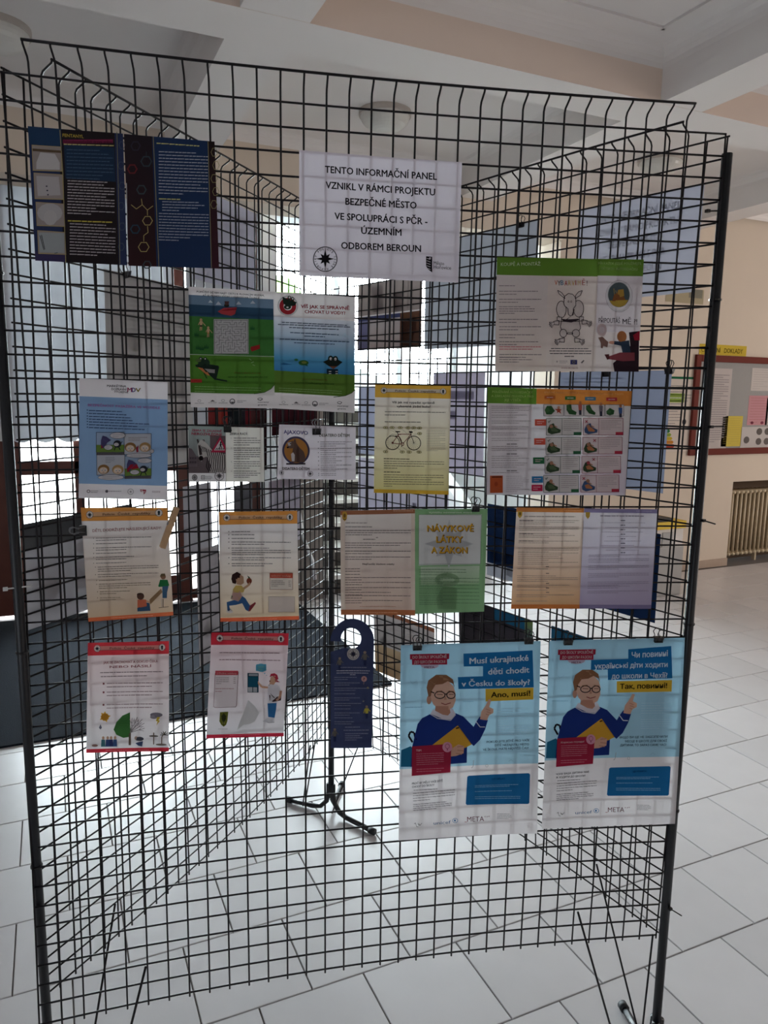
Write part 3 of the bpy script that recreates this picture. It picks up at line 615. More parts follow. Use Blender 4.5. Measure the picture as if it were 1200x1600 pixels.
def kid(x, y, k, b):
    s.L = 2; s.ell(x, y - 34 * k, 10 * k, 11 * k, (206, 160, 120)); s.poly([(x - 10 * k, y - 24 * k), (x + 12 * k, y - 24 * k), (x + 9 * k, y + 6 * k), (x - 9 * k, y + 6 * k)], (212, 168, 128)); s.poly([(x - 10 * k, y + 5 * k), (x + 10 * k, y + 5 * k), (x + 8 * k, y + 16 * k), (x - 8 * k, y + 16 * k)], b)
    s.line([(x - 5 * k, y + 16 * k), (x - 8 * k, y + 46 * k)], 6 * k, (206, 160, 120)); s.line([(x + 5 * k, y + 16 * k), (x + 4 * k, y + 44 * k)], 6 * k, (206, 160, 120)); s.line([(x + 10 * k, y - 18 * k), (x + 34 * k, y + 10 * k)], 5 * k, (206, 160, 120)); s.line([(x - 10 * k, y - 18 * k), (x - 20 * k, y + 4 * k)], 5 * k, (206, 160, 120)); s.L = 1
kid(148, 332, .9, (50, 40, 40)); kid(196, 380, .8, (206, 140, 70))
for x, y in ((115, 398), (125, 485), (150, 490), (180, 480), (490, 355)): s.poly([(x - 14, y + 12), (x - 8, y - 16), (x - 2, y + 4), (x + 4, y - 22), (x + 8, y + 4), (x + 16, y - 12), (x + 18, y + 12)], (38, 88, 48))
s.poly([(480, 480), (505, 474), (540, 466), (542, 492), (515, 502), (488, 512), (478, 498)], (176, 36, 40)); s.rect(78, 694, 152, 718, (186, 52, 46))
s.L = 2; s.poly([(108, 600), (150, 588), (262, 606), (268, 614), (250, 690), (320, 704), (322, 714), (238, 700), (150, 622), (112, 612)], (36, 50, 44)); s.poly([(125, 618), (150, 612), (240, 664), (232, 674), (190, 670)], (206, 120, 66)); s.ell(166, 586, 40, 28, (42, 62, 48)); s.ell(145, 558, 11, 12, (36, 52, 42)); s.ell(175, 560, 11, 12, (36, 52, 42)); s.line([(240, 670), (264, 612)], 7, (40, 56, 46)); s.line([(185, 690), (165, 650)], 6, (36, 50, 40))
s.L = 3; s.ell(145, 558, 4, 5, WHT, 8); s.ell(175, 560, 4, 5, WHT, 8); s.poly([(168, 625), (240, 632), (238, 656), (200, 652)], (150, 150, 148)); s.ell(130, 570, 20, 12, (86, 110, 60), 8); s.L = 1
s.text('Více informací na', 368, 546, 653, 12, (112, 74, 36), 1, 656); s.text('www.kvaknasplavu.cz', 325, 592, 680, 12, (44, 78, 30), 1, 682)
s.line([(470, 560), (484, 570)], 4, (150, 180, 130)); s.line([(482, 588), (500, 580)], 4, (150, 180, 130)); s.line([(492, 600), (508, 606)], 4, (150, 180, 130))
s.para(104, 548, 744, 776, 3, (142, 176, 112), 5, 3, .3, 14); s.poly([(638, 735), (638, 896), (78, 882), (76, 784), (300, 792), (500, 796), (570, 786), (615, 762)], WHT); s.L = 2; s.line([(500, 796), (570, 787), (615, 763), (638, 736)], 4, (56, 72, 46)); logos(s, 108, 548, 846)
s.ring(540, 832, 18, 9, 3, TXT, 10); s.line([(525, 834), (545, 842), (556, 828)], 3, TXT); s.text('norway', 526, 600, 852, 10, TXT, .6); s.text('grants', 524, 586, 870, 10, TXT, .6); s.build()

s = Sheet('leaflet', 'leaflet page VÍŠ JAK SE SPRÁVNĚ CHOVAT U VODY? with frog heads over blue water', 'f', [(11.61, 8.98), (15.33, 9.08), (15.35, 14.37), (11.62, 14.19)], [(635, 112), (1178, 146), (1170, 918), (638, 896)], PAP, seed=5, group='pair of child water safety pages')
s.base(630, 290, 1180, 560, (206, 210, 222), (66, 138, 180)); s.base(630, 560, 1180, 652, (66, 138, 180), (44, 110, 160)); s.base(630, 652, 1180, 800, (78, 112, 36))
s.ring(730, 205, 68, 68, 8, (190, 190, 192), 28); s.ring(730, 208, 56, 56, 28, (176, 40, 50), 24); s.L = 2; s.poly([(695, 145), (740, 165), (790, 182), (776, 205), (725, 210), (700, 190)], (40, 56, 48)); s.ell(740, 152, 11, 14, (44, 60, 50)); s.ell(762, 160, 11, 14, (44, 60, 50)); s.ell(728, 214, 24, 16, (48, 60, 52)); s.L = 3; s.ell(741, 150, 5, 7, WHT, 8); s.ell(763, 158, 5, 7, WHT, 8); s.ell(728, 216, 8, 5, WHT, 8); s.L = 1
s.text('VÍŠ JAK SE SPRÁVNĚ', 816, 1140, 208, 22, (170, 32, 52), 2, 220); s.text('CHOVAT U VODY?', 842, 1112, 243, 22, (170, 32, 52), 2, 252)
s.para(690, 1122, 316, 330, 1, (40, 50, 70), 9, 1, 1, 18); s.para(664, 1145, 330, 345, 1, (40, 50, 70), 9, 2, 1, 16); s.para(738, 1070, 350, 352, 1, (40, 50, 70), 9, 3, 1, 12); s.para(745, 1068, 384, 388, 1, (36, 56, 84), 9, 4, 1, 14); s.para(838, 976, 407, 409, 1, (36, 56, 84), 9, 5, 1, 4); s.para(675, 1138, 428, 430, 1, (36, 56, 84), 9, 6, 1, 16); s.para(770, 1040, 452, 454, 1, (36, 56, 84), 8, 7, 1, 8)
s.poly([(1086, 412), (1096, 398), (1108, 386), (1124, 398), (1138, 414)], (170, 196, 214)); s.poly([(676, 598), (700, 586), (756, 598), (700, 602)], (40, 100, 150)); s.ell(832, 586, 34, 18, (58, 110, 46)); s.L = 2; s.ell(835, 584, 18, 9, (120, 140, 60), 10); s.ell(783, 566, 14, 8, (50, 112, 60), 10); s.L = 1; s.line([(800, 580), (860, 606)], 7, (40, 96, 60))
s.poly([(962, 578), (1000, 560), (1060, 562), (1092, 578), (1060, 606), (1030, 622), (1000, 606)], (36, 46, 40)); s.ell(1013, 556, 18, 20, (38, 52, 44)); s.ell(1044, 558, 18, 20, (38, 52, 44)); s.poly([(986, 624), (1062, 626), (1062, 660), (986, 660)], (28, 48, 60)); s.L = 2; s.ell(1013, 557, 8, 10, WHT, 10); s.ell(1044, 559, 8, 10, WHT, 10); s.poly([(1000, 606), (1060, 606), (1030, 626)], (122, 70, 46)); s.L = 3; s.ell(1015, 560, 3, 4, BLK, 8); s.ell(1042, 562, 3, 4, BLK, 8)
for q in range(2):
    for j in range(2): s.rect(1000 + q * 44, 640 + j * 14, 1016 + q * 44, 644 + j * 14, WHT)
s.L = 1; s.text('Více informací na', 820, 990, 694, 11, (112, 74, 36), 1, 698); s.text('www.kvaknasplavu.cz', 770, 1035, 718, 12, (44, 78, 30), 1, 724)
s.para(668, 1085, 758, 788, 3, (150, 182, 120), 5, 3, .3, 16); s.poly([(1176, 760), (1170, 918), (638, 896), (638, 796), (900, 810), (1030, 814), (1110, 802), (1150, 784)], WHT); s.L = 2; s.line([(1030, 814), (1110, 803), (1150, 785), (1176, 761)], 4, (56, 72, 46)); logos(s, 672, 1090, 860)
s.ring(1070, 850, 16, 9, 3, TXT, 10); s.line([(1056, 852), (1075, 860), (1086, 846)], 3, TXT); s.text('norway', 1056, 1130, 872, 10, TXT, .6); s.text('grants', 1056, 1112, 890, 10, TXT, .6); s.build()

# --- blue comic sheet
s = Sheet('leaflet', 'blue traffic safety sheet with a four-panel comic, at the left below the dark leaflets', 'f', [(3.19, 12.96), (6.88, 13.06), (6.7, 18.42), (2.88, 18.25)], [(103, 75), (1025, 118), (1022, 1340), (95, 1308)], (232, 226, 230), seed=6)
s.base(90, 275, 1030, 1172, (124, 160, 204))
s.text('MARKÉTINA', 388, 588, 152, 22, (58, 52, 58), 1.5, 158); s.text('DOPRAVNÍ', 435, 592, 184, 22, (58, 52, 58), 1.5, 190); s.text('VÝCHOVA', 462, 608, 210, 22, (58, 52, 58), 1.5, 218); s.text('M', 600, 648, 192, 44, (176, 50, 96), 2.5, 194); s.text('D', 646, 688, 194, 44, (74, 60, 150), 2.5); s.text('V', 684, 742, 196, 40, (150, 130, 40), 2.5)
s.text('BEZPEČNOST PASAŽÉRA VE VOZIDLE', 190, 945, 344, 24, (176, 92, 168), 1.8, 378)
for i, (w_, y) in enumerate(((545, 400), (590, 430), (640, 460), (655, 488), (830, 516), (705, 545), (780, 574))): s.ell(184, y - 4, 6, 6, (30, 46, 84), 8); s.para(200, w_, y, y, 1, (38, 56, 96), 14, i, 1, (w_ - 200) * .045)
CP = [(275, 625, 566, 832), (566, 640, 850, 855), (280, 858, 572, 1068), (572, 870, 850, 1082)]
for i, (a, b, c, d) in enumerate(CP):
    s.L = 1; s.rect(a, b, c, d, (188, 190, 196) if i in (1, 2) else (150, 170, 196)); s.L = 2
    if i in (0, 3): s.rect(a + 2, b + (d - b) * .62, c - 2, d, (112, 146, 60)); s.poly([(a, d - 6), (c, d - 6), (c, d + 28), (a, d + 28)], (92, 88, 92))
    s.frame(a, b, c, d, 4, (40, 40, 56))
def head(x, y, r, hair, face=(222, 196, 170)):
    s.L = 3; s.ell(x, y, r * 1.2, r, hair); s.L = 4; s.ell(x - r * .05, y + r * .22, r * .88, r * .68, face); s.L = 5; s.ell(x - r * .32, y + r * .15, r * .22, r * .26, WHT, 10); s.ell(x + r * .36, y + r * .15, r * .22, r * .26, WHT, 10); s.L = 6; s.ell(x - r * .3, y + r * .18, r * .1, r * .14, BLK, 8); s.ell(x + r * .34, y + r * .18, r * .1, r * .14, BLK, 8); s.line([(x - r * .18, y + r * .62), (x + r * .2, y + r * .62)], r * .08, (120, 50, 50)); s.L = 1
for x, y, r, hc in ((632, 780, 50, (150, 108, 62)), (785, 780, 50, (176, 136, 84)), (352, 1008, 50, (150, 108, 62)), (500, 1012, 50, (176, 136, 84))): head(x, y, r, hc)
for x, y in ((495, 745), (770, 1010)): s.L = 3; s.ell(x, y, 42, 38, (48, 50, 58)); s.L = 4; s.ell(x - 10, y + 5, 26, 18, (196, 190, 190)); s.L = 3; s.line([(x - 20, y + 30), (x - 32, y + 66)], 9, (44, 46, 54)); s.line([(x + 14, y + 30), (x + 28, y + 62)], 9, (44, 46, 54)); s.line([(x + 34, y), (x + 52, y - 26)], 7, (44, 46, 54))
for x, y in ((370, 700), (640, 950)): s.L = 3; s.poly([(x - 45, y + 5), (x - 28, y - 42), (x + 10, y - 30), (x + 60, y + 5), (x + 20, y + 30), (x - 20, y + 90), (x - 48, y + 60)], (76, 70, 116)); s.poly([(x - 44, y + 20), (x - 12, y + 22), (x - 14, y + 80), (x - 44, y + 92)], (158, 40, 60))
s.L = 3; s.poly([(600, 960), (700, 955), (720, 1000), (640, 1012), (600, 1035)], (166, 32, 52)); s.poly([(690, 790), (715, 760), (715, 830), (696, 834)], (158, 40, 60)); s.L = 6
for (x, y, a, b) in ((500, 658, 82, 34), (402, 780, 46, 28), (722, 866, 134, 26), (858, 822, 24, 22), (782, 920, 76, 28), (678, 1040, 50, 26), (430, 1092, 136, 30)): s.L = 6; s.ell(x, y, a, b, (50, 50, 60), 26); s.L = 7; s.ell(x, y, a - 3.5, b - 3.5, (206, 202, 206), 26); s.L = 8; s.para(x - a * .65, x + a * .65, y - b * .25, y + b * .3, 2, (120, 118, 126), 5, int(x), .6)
s.L = 3; s.para(610, 810, 680, 712, 3, (120, 100, 100), 6, 5, .6); s.para(370, 480, 885, 935, 4, (100, 100, 110), 6, 6, .5); s.L = 1
s.ring(196, 1238, 18, 18, 6, BLK, 10); s.para(218, 296, 1234, 1250, 2, (80, 76, 80), 6, 2, .9); s.ell(384, 1240, 16, 16, (90, 86, 96), 10); s.para(404, 535, 1240, 1244, 1, (150, 146, 150), 8, 3, 1); s.ring(633, 1246, 32, 32, 4, (110, 106, 110), 18); s.star(633, 1246, 22, (110, 106, 110))
s.poly([(732, 1222), (796, 1226), (794, 1254), (770, 1278), (768, 1250), (736, 1248)], (176, 70, 86)); s.L = 2; s.line([(738, 1236), (792, 1252)], 5, PAP); s.line([(752, 1226), (764, 1270)], 5, PAP); s.L = 1; s.line([(858, 1244), (945, 1246)], 4, (160, 120, 130)); s.text('bezpečně', 862, 944, 1252, 12, (150, 130, 140), .5, 1256); s.build()

# --- zebra and dog cards
s = Sheet('leaflet', 'small folded card with a zebra photo, warning triangle and ZEBRA SE ZÁSADNĚ NEROZHLÉDNE', 'f', [(7.72, 15.01), (11.1, 15.09), (11.1, 17.62), (7.67, 17.59)], [(275, 325), (860, 338), (866, 758), (277, 760)], (226, 222, 212), seed=7, group='small folded cards')
s.base(270, 320, 566, 690, (150, 164, 160), (112, 104, 108)); s.base(270, 560, 566, 690, (98, 84, 88)); s.base(445, 400, 566, 560, (96, 78, 82)); s.base(270, 690, 566, 765, (224, 220, 222))
s.text('ZEBRA SE ZÁSADNĚ', 300, 538, 358, 17, (176, 44, 84), 2, 366); s.text('NEROZHLÉDNE', 300, 540, 384, 20, (176, 30, 66), 2.4, 392)
s.poly([(276, 495), (300, 500), (340, 560), (345, 640), (276, 640)], (112, 98, 104)); s.L = 2
for q in range(4):
    for j in range(2): s.rect(286 + q * 14, 565 + j * 32, 293 + q * 14, 582 + j * 32, (70, 58, 66))
s.L = 3; s.poly([(345, 470), (372, 430), (398, 440), (430, 470), (470, 520), (565, 540), (565, 685), (440, 685), (452, 630), (420, 560), (390, 570), (380, 598), (362, 590), (350, 540)], (196, 190, 186)); s.poly([(340, 430), (352, 425), (362, 460), (350, 468)], (70, 60, 60)); s.poly([(382, 440), (396, 428), (404, 436), (392, 462)], (80, 70, 70)); s.L = 4
for q in range(9): s.line([(415 + q * 17, 500 + q * 4), (430 + q * 16, 560), (415 + q * 18, 640), (440 + q * 14, 682)], 6, (44, 38, 42))
for q in range(5): s.line([(352 + q * 12, 470 + q * 5), (362 + q * 13, 500), (376 + q * 12, 525)], 4.5, (50, 44, 46))
s.poly([(352, 480), (368, 470), (384, 545), (362, 552)], (70, 60, 60)); s.ell(374, 574, 18, 20, (36, 30, 32), 12)
s.L = 5; s.poly([(525, 404), (566, 480), (566, 528), (452, 528)], (196, 44, 78)); s.L = 6; s.poly([(526, 432), (560, 512), (476, 512)], (222, 214, 216)); s.L = 7; s.ell(529, 450, 6, 7, BLK, 10); s.line([(528, 456), (528, 478)], 9, BLK); s.line([(528, 476), (518, 498)], 5, BLK); s.line([(530, 476), (540, 498)], 5, BLK); s.line([(514, 470), (544, 466)], 4, BLK)
for q in range(5): s.line([(490 + q * 14, 508), (500 + q * 13, 494)], 5, BLK)
s.L = 1; s.ell(323, 724, 22, 24, (110, 106, 108)); s.L = 2; s.ring(323, 724, 15, 16, 3, (200, 196, 198), 12); s.L = 1; s.frame(376, 710, 403, 738, 4, BLK); s.ring(390, 724, 8, 8, 3, BLK, 8); s.para(410, 462, 714, 738, 4, (110, 106, 108), 5, 3, .8); badge(s, 517, 712, 38, (224, 220, 222), (80, 76, 80))
s.line([(566, 330), (570, 758)], 3, (170, 160, 156)); s.text('ZEBRA RADÍ:', 598, 738, 384, 18, (66, 62, 62), 1)
for i, (y0, y1, n_) in enumerate(((418, 470, 4), (494, 578, 6), (600, 650, 4), (674, 722, 4))): s.para(630, 835, y0, y1, n_, (84, 80, 80) if i != 1 else (60, 56, 58), 7.5, i + 3, .6); s.text('%d.' % (i + 1), 608, 618, y0, 8, (84, 80, 80), .5)
s.build()
s = Sheet('leaflet', 'small folded card AJAXOVO DESATERO DĚTEM with a sitting dog in an orange circle', 'f', [(11.82, 14.93), (15.42, 15.03), (15.44, 17.56), (11.7, 17.48)], [(0, 135), (690, 160), (695, 658), (-40, 640)], (220, 212, 220), seed=8, group='small folded cards')
s.text('AJAXOVO', 38, 258, 198, 34, (92, 84, 150), 2.2, 210); s.ell(145, 372, 126, 132, (78, 74, 104), 40); s.L = 2; s.ell(145, 372, 108, 114, (196, 130, 60), 36)
s.L = 3; s.poly([(100, 480), (108, 400), (122, 330), (128, 270), (142, 262), (150, 300), (176, 340), (215, 380), (228, 430), (222, 480)], (110, 84, 74)); s.poly([(68, 330), (78, 292), (118, 280), (140, 300), (132, 345), (98, 350), (78, 346)], (116, 92, 80)); s.L = 4; s.poly([(68, 296), (104, 292), (98, 322), (78, 326)], (206, 200, 200)); s.ell(96, 304, 6, 6, BLK, 8); s.ell(70, 340, 9, 8, BLK, 8); s.poly([(98, 400), (118, 385), (132, 410), (128, 470), (104, 470)], (214, 206, 206)); s.poly([(158, 330), (172, 345), (175, 480), (148, 480), (146, 380)], (92, 68, 62)); s.rect(50, 486, 228, 502, (70, 60, 66)); s.L = 1
s.text('DESATERO DĚTEM', 12, 264, 538, 26, (74, 70, 74), 2, 544); badge(s, 4, 580, 22, (206, 200, 206), (90, 86, 92), star=False); badge(s, 270, 592, 28, (212, 204, 212), (70, 66, 72))
s.text('DESATERO DĚTEM', 360, 634, 230, 26, (88, 88, 66), 2, 234)
for i, (y, n_) in enumerate(((292, 3), (350, 2), (390, 2), (430, 2), (468, 2), (510, 2), (548, 2), (590, 1), (608, 1))): s.para(368, 655, y, y + 19 * (n_ - 1), n_, (116, 110, 116), 8, i + 5, .5); s.rect(346, y - 4, 354, y + 4, (116, 110, 116))
s.build()

# --- police leaflets
def police(name, label, cr, quad, top, ttop, bot, c0, c1, c2, seed, band=.115, foot=.965, title=(70, 40, 50), mid=None):
    s = Sheet('leaflet', label, 'f', cr, quad, c0, seed=seed, group='police leaflets with a coloured head band')
    s.bases += [(0, band, 1, 1, c1, c2), (0, 0, 1, band, top, top), (0, foot, 1, 1, bot, bot)]
    return s
def phead(s, x0, y0, x1, y1, r, col, strip, txt=(80, 60, 50), y2=None, full=True):
    """badge - strip - badge across the head band"""
    dy = (y1 - y0); s.poly([(x0, y0 - r * .62), (x1, y1 - r * .62), (x1, y1 + r * .5), (x0, y0 + r * .5)], strip); s.L = 2; s.line([(x0, y0 + r * .52), (x1 + r, y1 + r * .52)], r * .1, (70, 56, 50)); s.L = 1
    badge(s, x0, y0, r); badge(s, x1, y1, r, star=False); s.L = 2
    a, b = x0 + (x1 - x0) * .19, x0 + (x1 - x0) * .88; s.text('Policie  České  republiky', a, b, y0 + dy * .19, r * .62, txt, .8, y0 + dy * .88); s.L = 1
def bullets(s, x, x1, rows, col, h, seed, step=None, dy=0):
    for i, (y, n_) in enumerate(rows):
        s.ell(x, y, h * .55, h * .55, col, 8); s.para(x + h * 2.6, x1, y, y + (n_ - 1) * (step or h * 2.2), n_, col, h, seed + i, .55, dy)
s = police('', 'cream leaflet with yellow band and a drawing of a correctly equipped bicycle', [(16.32, 13.03), (19.99, 13.04), (20.03, 18.31), (16.33, 18.19)], [(85, 93), (1072, 112), (1042, 1535), (68, 1522)], (226, 170, 52), 0, (218, 168, 40), (236, 226, 212), (232, 222, 210), (220, 208, 130), 9)
phead(s, 198, 170, 968, 184, 42, 0, (222, 216, 200)); s.text('Víš jak má vypadat správně', 302, 858, 322, 30, (50, 46, 44), 1.5, 330); s.text('vybavené jízdní kolo?', 362, 806, 374, 30, (50, 46, 44), 1.5, 380)
s.para(210, 1000, 448, 448, 1, (84, 78, 70), 12, 4, 1, 8); s.para(208, 480, 490, 490, 1, (84, 78, 70), 12, 5, 1); s.para(208, 675, 580, 580, 1, (70, 64, 60), 13, 6, 1, 4)
for cx, cyy in ((310, 856), (586, 858)):
    s.ring(cx, cyy, 94, 96, 10, (52, 44, 40), 36)
    for q in range(8): a = q * math.pi / 8; s.line([(cx + 84 * math.cos(a), cyy + 84 * math.sin(a)), (cx - 84 * math.cos(a), cyy - 84 * math.sin(a))], 1.6, (130, 124, 110))
s.L = 2
for pts in ([(375, 742), (545, 742)], [(545, 748), (440, 870)], [(378, 745), (432, 868)], [(386, 748), (310, 856)], [(310, 862), (440, 874)]): s.line(pts, 8, (130, 50, 50))
s.line([(545, 745), (586, 856)], 7, (52, 44, 40)); s.line([(368, 716), (384, 750)], 8, BLK); s.poly([(345, 700), (410, 704), (408, 716), (362, 720), (346, 712)], (44, 36, 36)); s.poly([(520, 700), (568, 704), (572, 724), (530, 726)], (44, 38, 36)); s.line([(545, 722), (552, 750)], 8, BLK); s.line([(265, 770), (300, 745), (420, 748)], 5, (56, 48, 44)); s.line([(345, 765), (395, 775), (420, 820), (425, 860)], 12, (60, 42, 40)); s.ring(436, 872, 24, 26, 8, (110, 44, 46), 16); s.ell(310, 856, 14, 14, (110, 44, 46), 10); s.line([(440, 880), (420, 912)], 7, (60, 50, 46)); s.L = 1
for x, y, tx, ty in ((218, 656, 350, 722), (303, 656, 350, 705), (408, 656, 500, 735), (510, 658, 520, 690), (585, 658, 555, 690), (660, 660, 580, 700), (660, 733, 580, 745), (218, 974, 250, 930), (434, 976, 340, 890), (525, 976, 430, 905), (654, 976, 620, 945)):
    s.L = 2; s.line([(x, y), (tx, ty)], 2.2, (90, 84, 70)); s.L = 3; s.ell(x, y, 32, 19, (110, 104, 50), 16); s.L = 4; s.ell(x, y, 27, 14.5, (214, 204, 150), 16); s.L = 5; s.rect(x - 7, y - 8, x + 6, y + 8, (110, 104, 80)); s.L = 1
s.para(752, 1000, 688, 955, 13, (110, 102, 90), 6, 8, .6); s.para(196, 530, 1066, 1066, 1, (80, 72, 56), 14, 3, 1, 4); s.para(196, 985, 1100, 1190, 4, (104, 96, 76), 12, 9, .22, 4); s.para(196, 408, 1244, 1244, 1, (70, 62, 46), 15, 3, 1); s.para(194, 980, 1280, 1430, 6, (104, 96, 70), 12, 11, .14, 2); s.build()

s = police('', 'orange-banded leaflet with two children on a seesaw plank, held by a wooden peg', [(2.94, 18.69), (6.66, 18.78), (6.78, 23.94), (3.01, 24.03)], [(22, 55), (1028, 48), (1103, 1305), (110, 1382)], (222, 142, 58), 0, (224, 104, 58), (226, 218, 216), (226, 218, 216), (206, 174, 138), 10)
phead(s, 130, 135, 935, 108, 44, 0, (222, 176, 128)); s.text('DĚTI, DODRŽUJTE NÁSLEDUJÍCÍ RADY:', 162, 968, 318, 32, (176, 100, 104), 1.2, 280)
bullets(s, 175, 850, [(405, 2), (470, 1), (518, 2), (582, 1), (626, 2), (695, 1)], (106, 98, 98), 10, 5, 26, -18); bullets(s, 196, 930, [(740, 3), (828, 2)], (110, 98, 90), 10, 6, 25, -22); bullets(s, 210, 840, [(896, 1), (940, 3)], (114, 100, 84), 10, 7, 24, -20); bullets(s, 220, 600, [(1028, 2), (1100, 2)], (120, 104, 86), 10, 8, 25, -10)
s.L = 2; s.poly([(838, 1176), (828, 1120), (960, 988), (978, 1030)], (150, 118, 84)); s.ell(725, 1080, 42, 40, (92, 64, 54)); s.poly([(690, 1120), (790, 1118), (800, 1200), (690, 1222)], (218, 110, 76)); s.poly([(688, 1215), (780, 1150), (830, 1160), (842, 1250), (690, 1258)], (58, 92, 128)); s.line([(780, 1130), (836, 1150)], 16, (206, 150, 116))
s.poly([(950, 885), (1035, 885), (1055, 950), (1035, 962), (940, 970), (928, 962)], (40, 128, 70)); s.ell(985, 848, 30, 34, (150, 108, 80)); s.poly([(945, 850), (962, 815), (1005, 812), (1010, 840)], (120, 100, 70)); s.poly([(975, 960), (1048, 958), (1030, 1030), (1028, 1100), (978, 1100)], (64, 104, 140)); s.line([(985, 1110), (985, 1205)], 9, (70, 64, 66)); s.line([(965, 1110), (968, 1205)], 5, (150, 146, 140)); s.line([(935, 1215), (1050, 1200)], 6, (74, 66, 60)); s.ell(722, 1060, 40, 20, (70, 50, 44)); s.L = 1
s.para(380, 870, 1334, 1334, 1, (240, 160, 130), 8, 3, 1, -30); s.build()

s = police('', 'orange-banded leaflet with a boy in blue trousers striding with an apple', [(8.97, 19.03), (12.63, 19.03), (12.7, 24.45), (8.94, 24.37)], [(510, 95), (1120, 84), (1133, 930), (522, 946)], (222, 142, 58), 0, (224, 92, 52), (226, 220, 220), (226, 220, 220), (216, 188, 150), 11)
phead(s, 572, 138, 1063, 132, 27, 0, (222, 178, 132))
bullets(s, 588, 870, [(244, 1)], (104, 98, 100), 8, 2, 16); bullets(s, 588, 930, [(268, 1), (296, 1)], (104, 98, 100), 8, 4, 16); bullets(s, 588, 1070, [(324, 2), (370, 4), (444, 2), (490, 2)], (104, 98, 100), 8, 6, 17)
s.L = 2; s.poly([(606, 610), (612, 575), (650, 553), (680, 570), (672, 600), (655, 600), (640, 648), (615, 640)], (58, 38, 36)); s.poly([(640, 600), (672, 574), (700, 590), (704, 640), (680, 656), (648, 650)], (186, 144, 112)); s.poly([(618, 690), (640, 658), (685, 660), (708, 690), (700, 712), (660, 716), (618, 712)], (206, 176, 90)); s.poly([(604, 765), (620, 700), (672, 704), (690, 745), (660, 785), (632, 775)], (186, 146, 138)); s.poly([(600, 765), (610, 735), (625, 765)], (90, 110, 80)); s.poly([(570, 790), (640, 770), (690, 740), (715, 760), (752, 820), (738, 862), (716, 850), (690, 798), (640, 812), (590, 818), (596, 850), (576, 852)], (52, 96, 152))
s.poly([(744, 820), (790, 788), (796, 800), (752, 860), (738, 862)], (140, 50, 56)); s.poly([(566, 850), (600, 846), (622, 868), (600, 878), (572, 872)], (206, 200, 200)); s.poly([(574, 846), (600, 842), (614, 860), (580, 860)], (60, 70, 100)); s.line([(690, 690), (735, 660), (752, 640)], 18, (190, 148, 114)); s.line([(640, 740), (672, 770)], 20, (190, 148, 114)); s.ell(744, 624, 21, 24, (128, 62, 44)); s.poly([(728, 580), (752, 598), (740, 604)], (50, 84, 60)); s.L = 1
s.rect(905, 562, 1084, 602, (206, 88, 66)); s.rect(905, 602, 1084, 692, (222, 214, 204)); s.L = 2; s.text('Důležité telefony', 918, 1068, 584, 12, (236, 190, 170), 1); s.para(916, 1020, 624, 664, 4, (110, 100, 98), 6, 3, .5); s.para(1050, 1070, 624, 664, 4, (110, 100, 98), 6, 4, 1); s.frame(905, 562, 1084, 692, 3, (150, 90, 76)); s.L = 1; s.rect(894, 746, 1098, 868, (214, 204, 198)); s.L = 2; s.frame(894, 746, 1098, 868, 3, (166, 150, 136)); s.L = 1; s.para(700, 960, 924, 920, 1, (244, 150, 120), 6, 2, 1, -2); s.build()

s = police('', 'red-banded leaflet with a half green, half bare tree, sun and picnic drawings', [(2.93, 25.05), (6.53, 25.2), (6.37, 30.74), (2.64, 30.4)], [(415, 605), (792, 598), (795, 1108), (411, 1116)], (206, 44, 54), 0, (206, 40, 56), (222, 196, 196), (222, 196, 196), (224, 222, 224), 12)
phead(s, 458, 630, 760, 626, 16, 0, (226, 150, 140)); s.text('JAK SE ZACHOVAT A ODKUD ČEKÁ', 486, 740, 694, 11, (176, 96, 104), 1.2, 688); s.text('NEBO NÁSILÍ', 515, 710, 714, 11, (176, 96, 104), 1.2, 710)
s.para(472, 764, 740, 736, 1, (120, 98, 102), 5, 2, 1, -4); s.para(475, 690, 758, 756, 1, (120, 98, 102), 5, 3, 1, -3)
for i, y in enumerate((790, 830, 888)): s.rect(484, y - 4, 492, y + 5, (150, 84, 90)); s.para(502, 764, y, y + 16, 2, (140, 112, 118), 5, i, .8, -3)
s.L = 2; s.line([(610, 1080), (610, 1000)], 10, (110, 92, 80)); s.poly([(535, 1005), (548, 970), (575, 940), (610, 925), (612, 1040), (580, 1045), (548, 1030)], (66, 130, 62)); s.ell(580, 975, 26, 22, (84, 148, 70)); s.L = 3
for a, L_ in ((-1.45, 70), (-1.15, 80), (-.85, 85), (-.6, 80), (-.3, 70), (-1.3, 50), (-.95, 55)):
    x, y = 612, 1020; e = (x + L_ * math.cos(a), y + L_ * math.sin(a)); s.line([(x, y), e], 2.4, (140, 130, 134)); mx_ = (x + .6 * L_ * math.cos(a), y + .6 * L_ * math.sin(a))
    for q in (-.5, .5): s.line([mx_, (mx_[0] + 24 * math.cos(a + q), mx_[1] + 24 * math.sin(a + q))], 1.8, (150, 142, 146))
s.L = 2; s.star(495, 945, 27, (226, 176, 60), k=1.05, n=9); s.L = 3; s.ell(495, 945, 17, 16, (206, 146, 40)); s.L = 2; s.ell(734, 936, 30, 11, (130, 126, 138)); s.ell(722, 946, 18, 9, (150, 146, 156)); s.poly([(738, 946), (752, 946), (744, 962), (752, 962), (734, 986), (740, 966), (732, 966)], (222, 190, 60))
for x, c in ((488, (70, 130, 140)), (508, (60, 84, 140)), (524, (56, 66, 120)), (542, (64, 96, 150))): s.poly([(x - 10, 1086), (x - 8, 1052), (x + 8, 1052), (x + 10, 1086)], c); s.ell(x, 1044, 6, 8, (206, 160, 130), 10)
